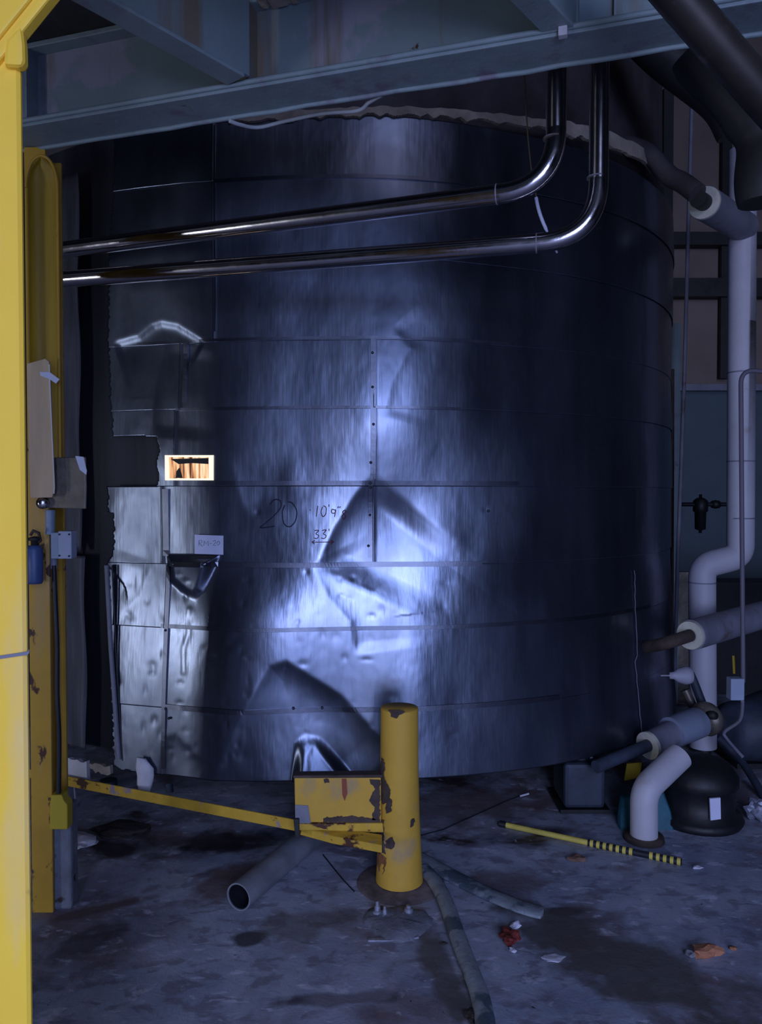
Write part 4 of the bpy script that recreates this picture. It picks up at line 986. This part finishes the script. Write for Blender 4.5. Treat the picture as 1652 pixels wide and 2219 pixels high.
# white valve bulb and lever
vb = empty('lever_valve', P(1475, 1465, 4.2), 'small valve with white bulb and long dark lever beside the riser', 'valve')
MB().lathe([(0, -.0), (.004, 0), (.004, .06), (.018, .062), (.020, .085), (.038, .11), (.050, .15), (.046, .18), (.02, .19), (0, .19)], P(1428, 1464, 4.15), (1, .1, -.02), 18).build('bulb', M['pipe_white'], vb)
MB().tube([P(1497, 1460, 4.15), P(1505, 1478, 4.15), P(1535, 1560, 4.1)], [.022, .022, .026], 14).build('lever', M['navy'], vb)
MB().tube([P(1485, 1495, 4.18), P(1512, 1550, 4.15)], .024, 12).build('link_pipe', M['plate'], vb)
# lower horizontal line of pipes
a_ = P(1292, 1662, 3.55); b_ = P(1412, 1612, 3.75); u_ = (b_ - a_).normalized()
lp = empty('insulated_drain_line', P(1460, 1590, 3.9), 'drain line with cream foam ring slanting out from under the tank', 'pipe')
MB().tube([a_, b_ + u_ * .02], .030, 20).build('bare_pipe', M['navy'], lp)
c_ = P(1404, 1616, 3.74); d_ = P(1440, 1596, 3.85); e_ = P(1455, 1588, 3.88); f_ = P(1512, 1566, 4.0)
MB().tube([c_ - u_ * .002, c_ + u_ * .016], .068, 28).build('foam_ring', M['cream_foam'], lp)
MB().tube([c_ + u_ * .016, e_], .062, 28).build('jacket', M['pipe_grey'], lp)
MB().tube([e_, f_], .080, 28).build('jacket_sleeve', mat('slate_jacket', (.22, .25, .34), .6, var=.15, scale=8), lp)
g_ = P(1530, 1558, 4.02)
MB().lathe([(0, -.05), (.05, -.045), (.085, -.02), (.092, .0), (.085, .03), (.05, .06), (0, .065)], g_, (f_ - e_).normalized(), 24).build('valve_body', M['plate'], lp)
MB().lathe([(0, -.03), (.02, -.03), (.024, 0), (.02, .02), (0, .02)], P(1545, 1550, 3.95), (.4, -1, .1), 12).build('flange_bolt', M['black_metal'], lp)
# white elbow
el = empty('white_elbow_pipe', G(1396, 1850), 'fat white insulated elbow pipe rising from the floor at right', 'pipe')
ED = 3.38
path = rounded([P(1396, 1812, ED), P(1396, 1712, ED), P(1474, 1638, ED + .12)], .10, 12)
MB().tube([P(1396, 1812, ED), P(1396, 1768, ED)], .0575, 28).build('lower_cuff', M['pipe_white'], el)
MB().tube(path, .0600, 28).build('elbow_jacket', M['pipe_white'], el)
q0 = P(1396, 1812, ED); MB().tube([q0, Vector((q0.x, q0.y, 0))], .045, 20).build('bare_pipe', M['brown_rust'], el)
MB().lathe([(0, .02), (.085, .02), (.09, .0)], (q0.x, q0.y, 0), seg=20).build('floor_flange', M['brown_rust'], el)
# teal guard behind the elbow
tg = MB().prism([P(1350, 1730, 3.55), P(1440, 1715, 3.55), P(1456, 1760, 3.5), P(1466, 1815, 3.46), P(1450, 1824, 3.45), P(1345, 1820, 3.45), P(1345, 1775, 3.5)], (0, .05, 0))
tgo = tag(tg.build('teal_casing', M['teal'], None, .01), 'teal painted metal casing behind the white elbow pipe', 'casing')
# yellow tag
tag(MB().prism([P(1359, 1655, 3.95), P(1392, 1652, 3.95), P(1386, 1685, 3.95), P(1353, 1692, 3.95)], (0, .01, 0)).build('yellow_tag', M['yellow_tag']), 'small yellow square sign behind the top of the white elbow', 'sign')
# small white spout
tag(MB().tube([P(1280, 1632, 3.75), P(1282, 1658, 3.75)], .010, 12).build('white_spout', M['paper']), 'short white tube poking down under the tank at right', 'tube')
# navy motor block under the tank
mt = empty('pump_motor', G(1270, 1760), 'dark blue boxy pump under the right of the tank', 'pump')
c = G(1268, 1762)
MB().box(c.x - .10, c.x + .10, c.y, c.y + .25, 0.02, .24).build('housing', M['navy'], mt, .02)
MB().box(c.x - .12, c.x + .12, c.y - .01, c.y + .28, 0, .02).build('foot', M['black_paint'], mt)
MB().tube([(c.x, c.y + .1, .24), (c.x, c.y + .1, .30)], .05, 18).build('outlet', M['navy'], mt)
# big black drum and motor
bdm = empty('black_motor', G(1560, 1850), 'large black cylindrical motor with white sticker at lower right', 'motor')
c = G(1585, 1850)
MB().lathe([(0, 0), (.20, 0), (.21, .02), (.20, .04), (.17, .05), (.17, .17), (.185, .18), (.185, .22), (.15, .27), (.07, .30), (0, .305)], (c.x, c.y + .36, 0), seg=36).build('housing', M['black_paint'], bdm)
dS = c.y + .166
mb = MB().prism([P(1539, 1731, dS), P(1562, 1729, dS), P(1563, 1775, dS), P(1541, 1778, dS)], (0, .01, 0)); mb.build('sticker', M['paper'], bdm)
# rounded dark casing right above
bc = empty('pump_casing', G(1600, 1800), 'rounded dark blue casing behind the large black motor', 'pump')
c = P(1570, 1665, 4.3)
MB().lathe([(0, -.2), (.10, -.2), (.16, -.16), (.18, -.05), (.22, .1), (.14, .16), (0, .16)], (c.x + .22, 4.4, .18), (1, .2, 0), 28).build('volute', M['navy'], bc)
MB().box(c.x + .05, c.x + .4, 4.25, 4.6, 0, .03).build('foot', M['black_paint'], bc)
chunk(1640, 1775, .05, .04, .05, M['bolt_metal'], 'valve_casting', 'pale knobbly casting lying at the right edge beyond the motor', 'casting', 31, 3, .3)
# right conduit, hook and switch box
tag(MB().tube(rounded([P(1720, 812, 3.4), P(1606, 800, 3.4), P(1611, 1478, 3.4)], .06, 8), .010, 12).build('hooked_conduit', mat('brown_grey_conduit', (.11, .10, .13), .6)), 'slim grey conduit with hooked top in front of the white riser', 'conduit')
sb = empty('switch_box', P(1598, 1515, 3.4), 'small grey switch box at the foot of the slim hooked conduit', 'electrical box')
a_, b_ = P(1583, 1470, 3.39), P(1612, 1517, 3.39)
MB().box(a_.x, b_.x, 3.38, 3.43, b_.z, a_.z).build('box_body', M['elec'], sb, .004)
MB().tube([P(1590, 1421, 3.5), P(1592, 1460, 3.48)], .006, 8).build('yellow_lever', M['yellow_tag'], sb)
tag(MB().tube(smooth([P(1610, 1520, 3.5), P(1604, 1560, 3.6), P(1572, 1585, 3.7), P(1575, 1600, 3.7), P(1610, 1640, 3.6)]), .008, 8).build('slack_cable', M['pipe_grey']), 'slack grey cable looping below the switch box', 'cable')
tag(MB().tube(smooth([P(1560, 1600, 4.2), P(1600, 1640, 4.1), P(1640, 1700, 3.9), P(1690, 1790, 3.7)]), .02, 8).build('drain_hose', M['navy']), 'dark blue hose sloping down behind the black motor', 'hose')
# big dark overhead pipe, top right
od = empty('overhead_dark_pipe', P(1560, 120, 1.95), 'large dark pipe slanting across the upper right corner', 'pipe')
a_ = P(1330, -170, 1.75); b_ = P(1760, 330, 1.95)
MB().tube([a_, P(1470, -5, 1.8), P(1650, 205, 1.9), b_], .047, 28).build('pipe_run', mat('dark_scuffed_pipe', (.05, .04, .035), .45, metal=.4, var=.3, scale=6, spots=[((.16, .13, .11), 8, .6, .1, ONE)]), od)
# black hangings behind it
bk = empty('black_ductwork', P(1600, 300, 3.0), 'black torn duct wrapping hanging at the upper right', 'duct')
mb = MB(); pts = smooth([P(1500, 110, 2.9), P(1560, 190, 2.9), P(1625, 260, 2.9), P(1646, 330, 2.9), P(1650, 440, 2.9)])
mb.tube(pts, [.085 + .008 * math.sin(i * .5) for i in range(len(pts))], 18); mb.build('wrapped_duct', M['black_metal'], bk)
mb = MB(); mb.tube(smooth([P(1360, 40, 3.6), P(1440, 120, 3.6), P(1560, 215, 3.6), P(1600, 280, 3.6)]), [.10] * 25, 16); mb.build('rear_duct', M['black_metal'], bk)
tag(MB().tube(smooth([P(1330, 310, 4.0), P(1400, 330, 4.0), P(1450, 380, 4.0), P(1480, 396, 3.95), P(1512, 420, 3.88)]), .05, 16).build('torn_lagging', M['roof_felt']), 'brown black torn lagging drooping from tank rim to pipe stub', 'lagging')
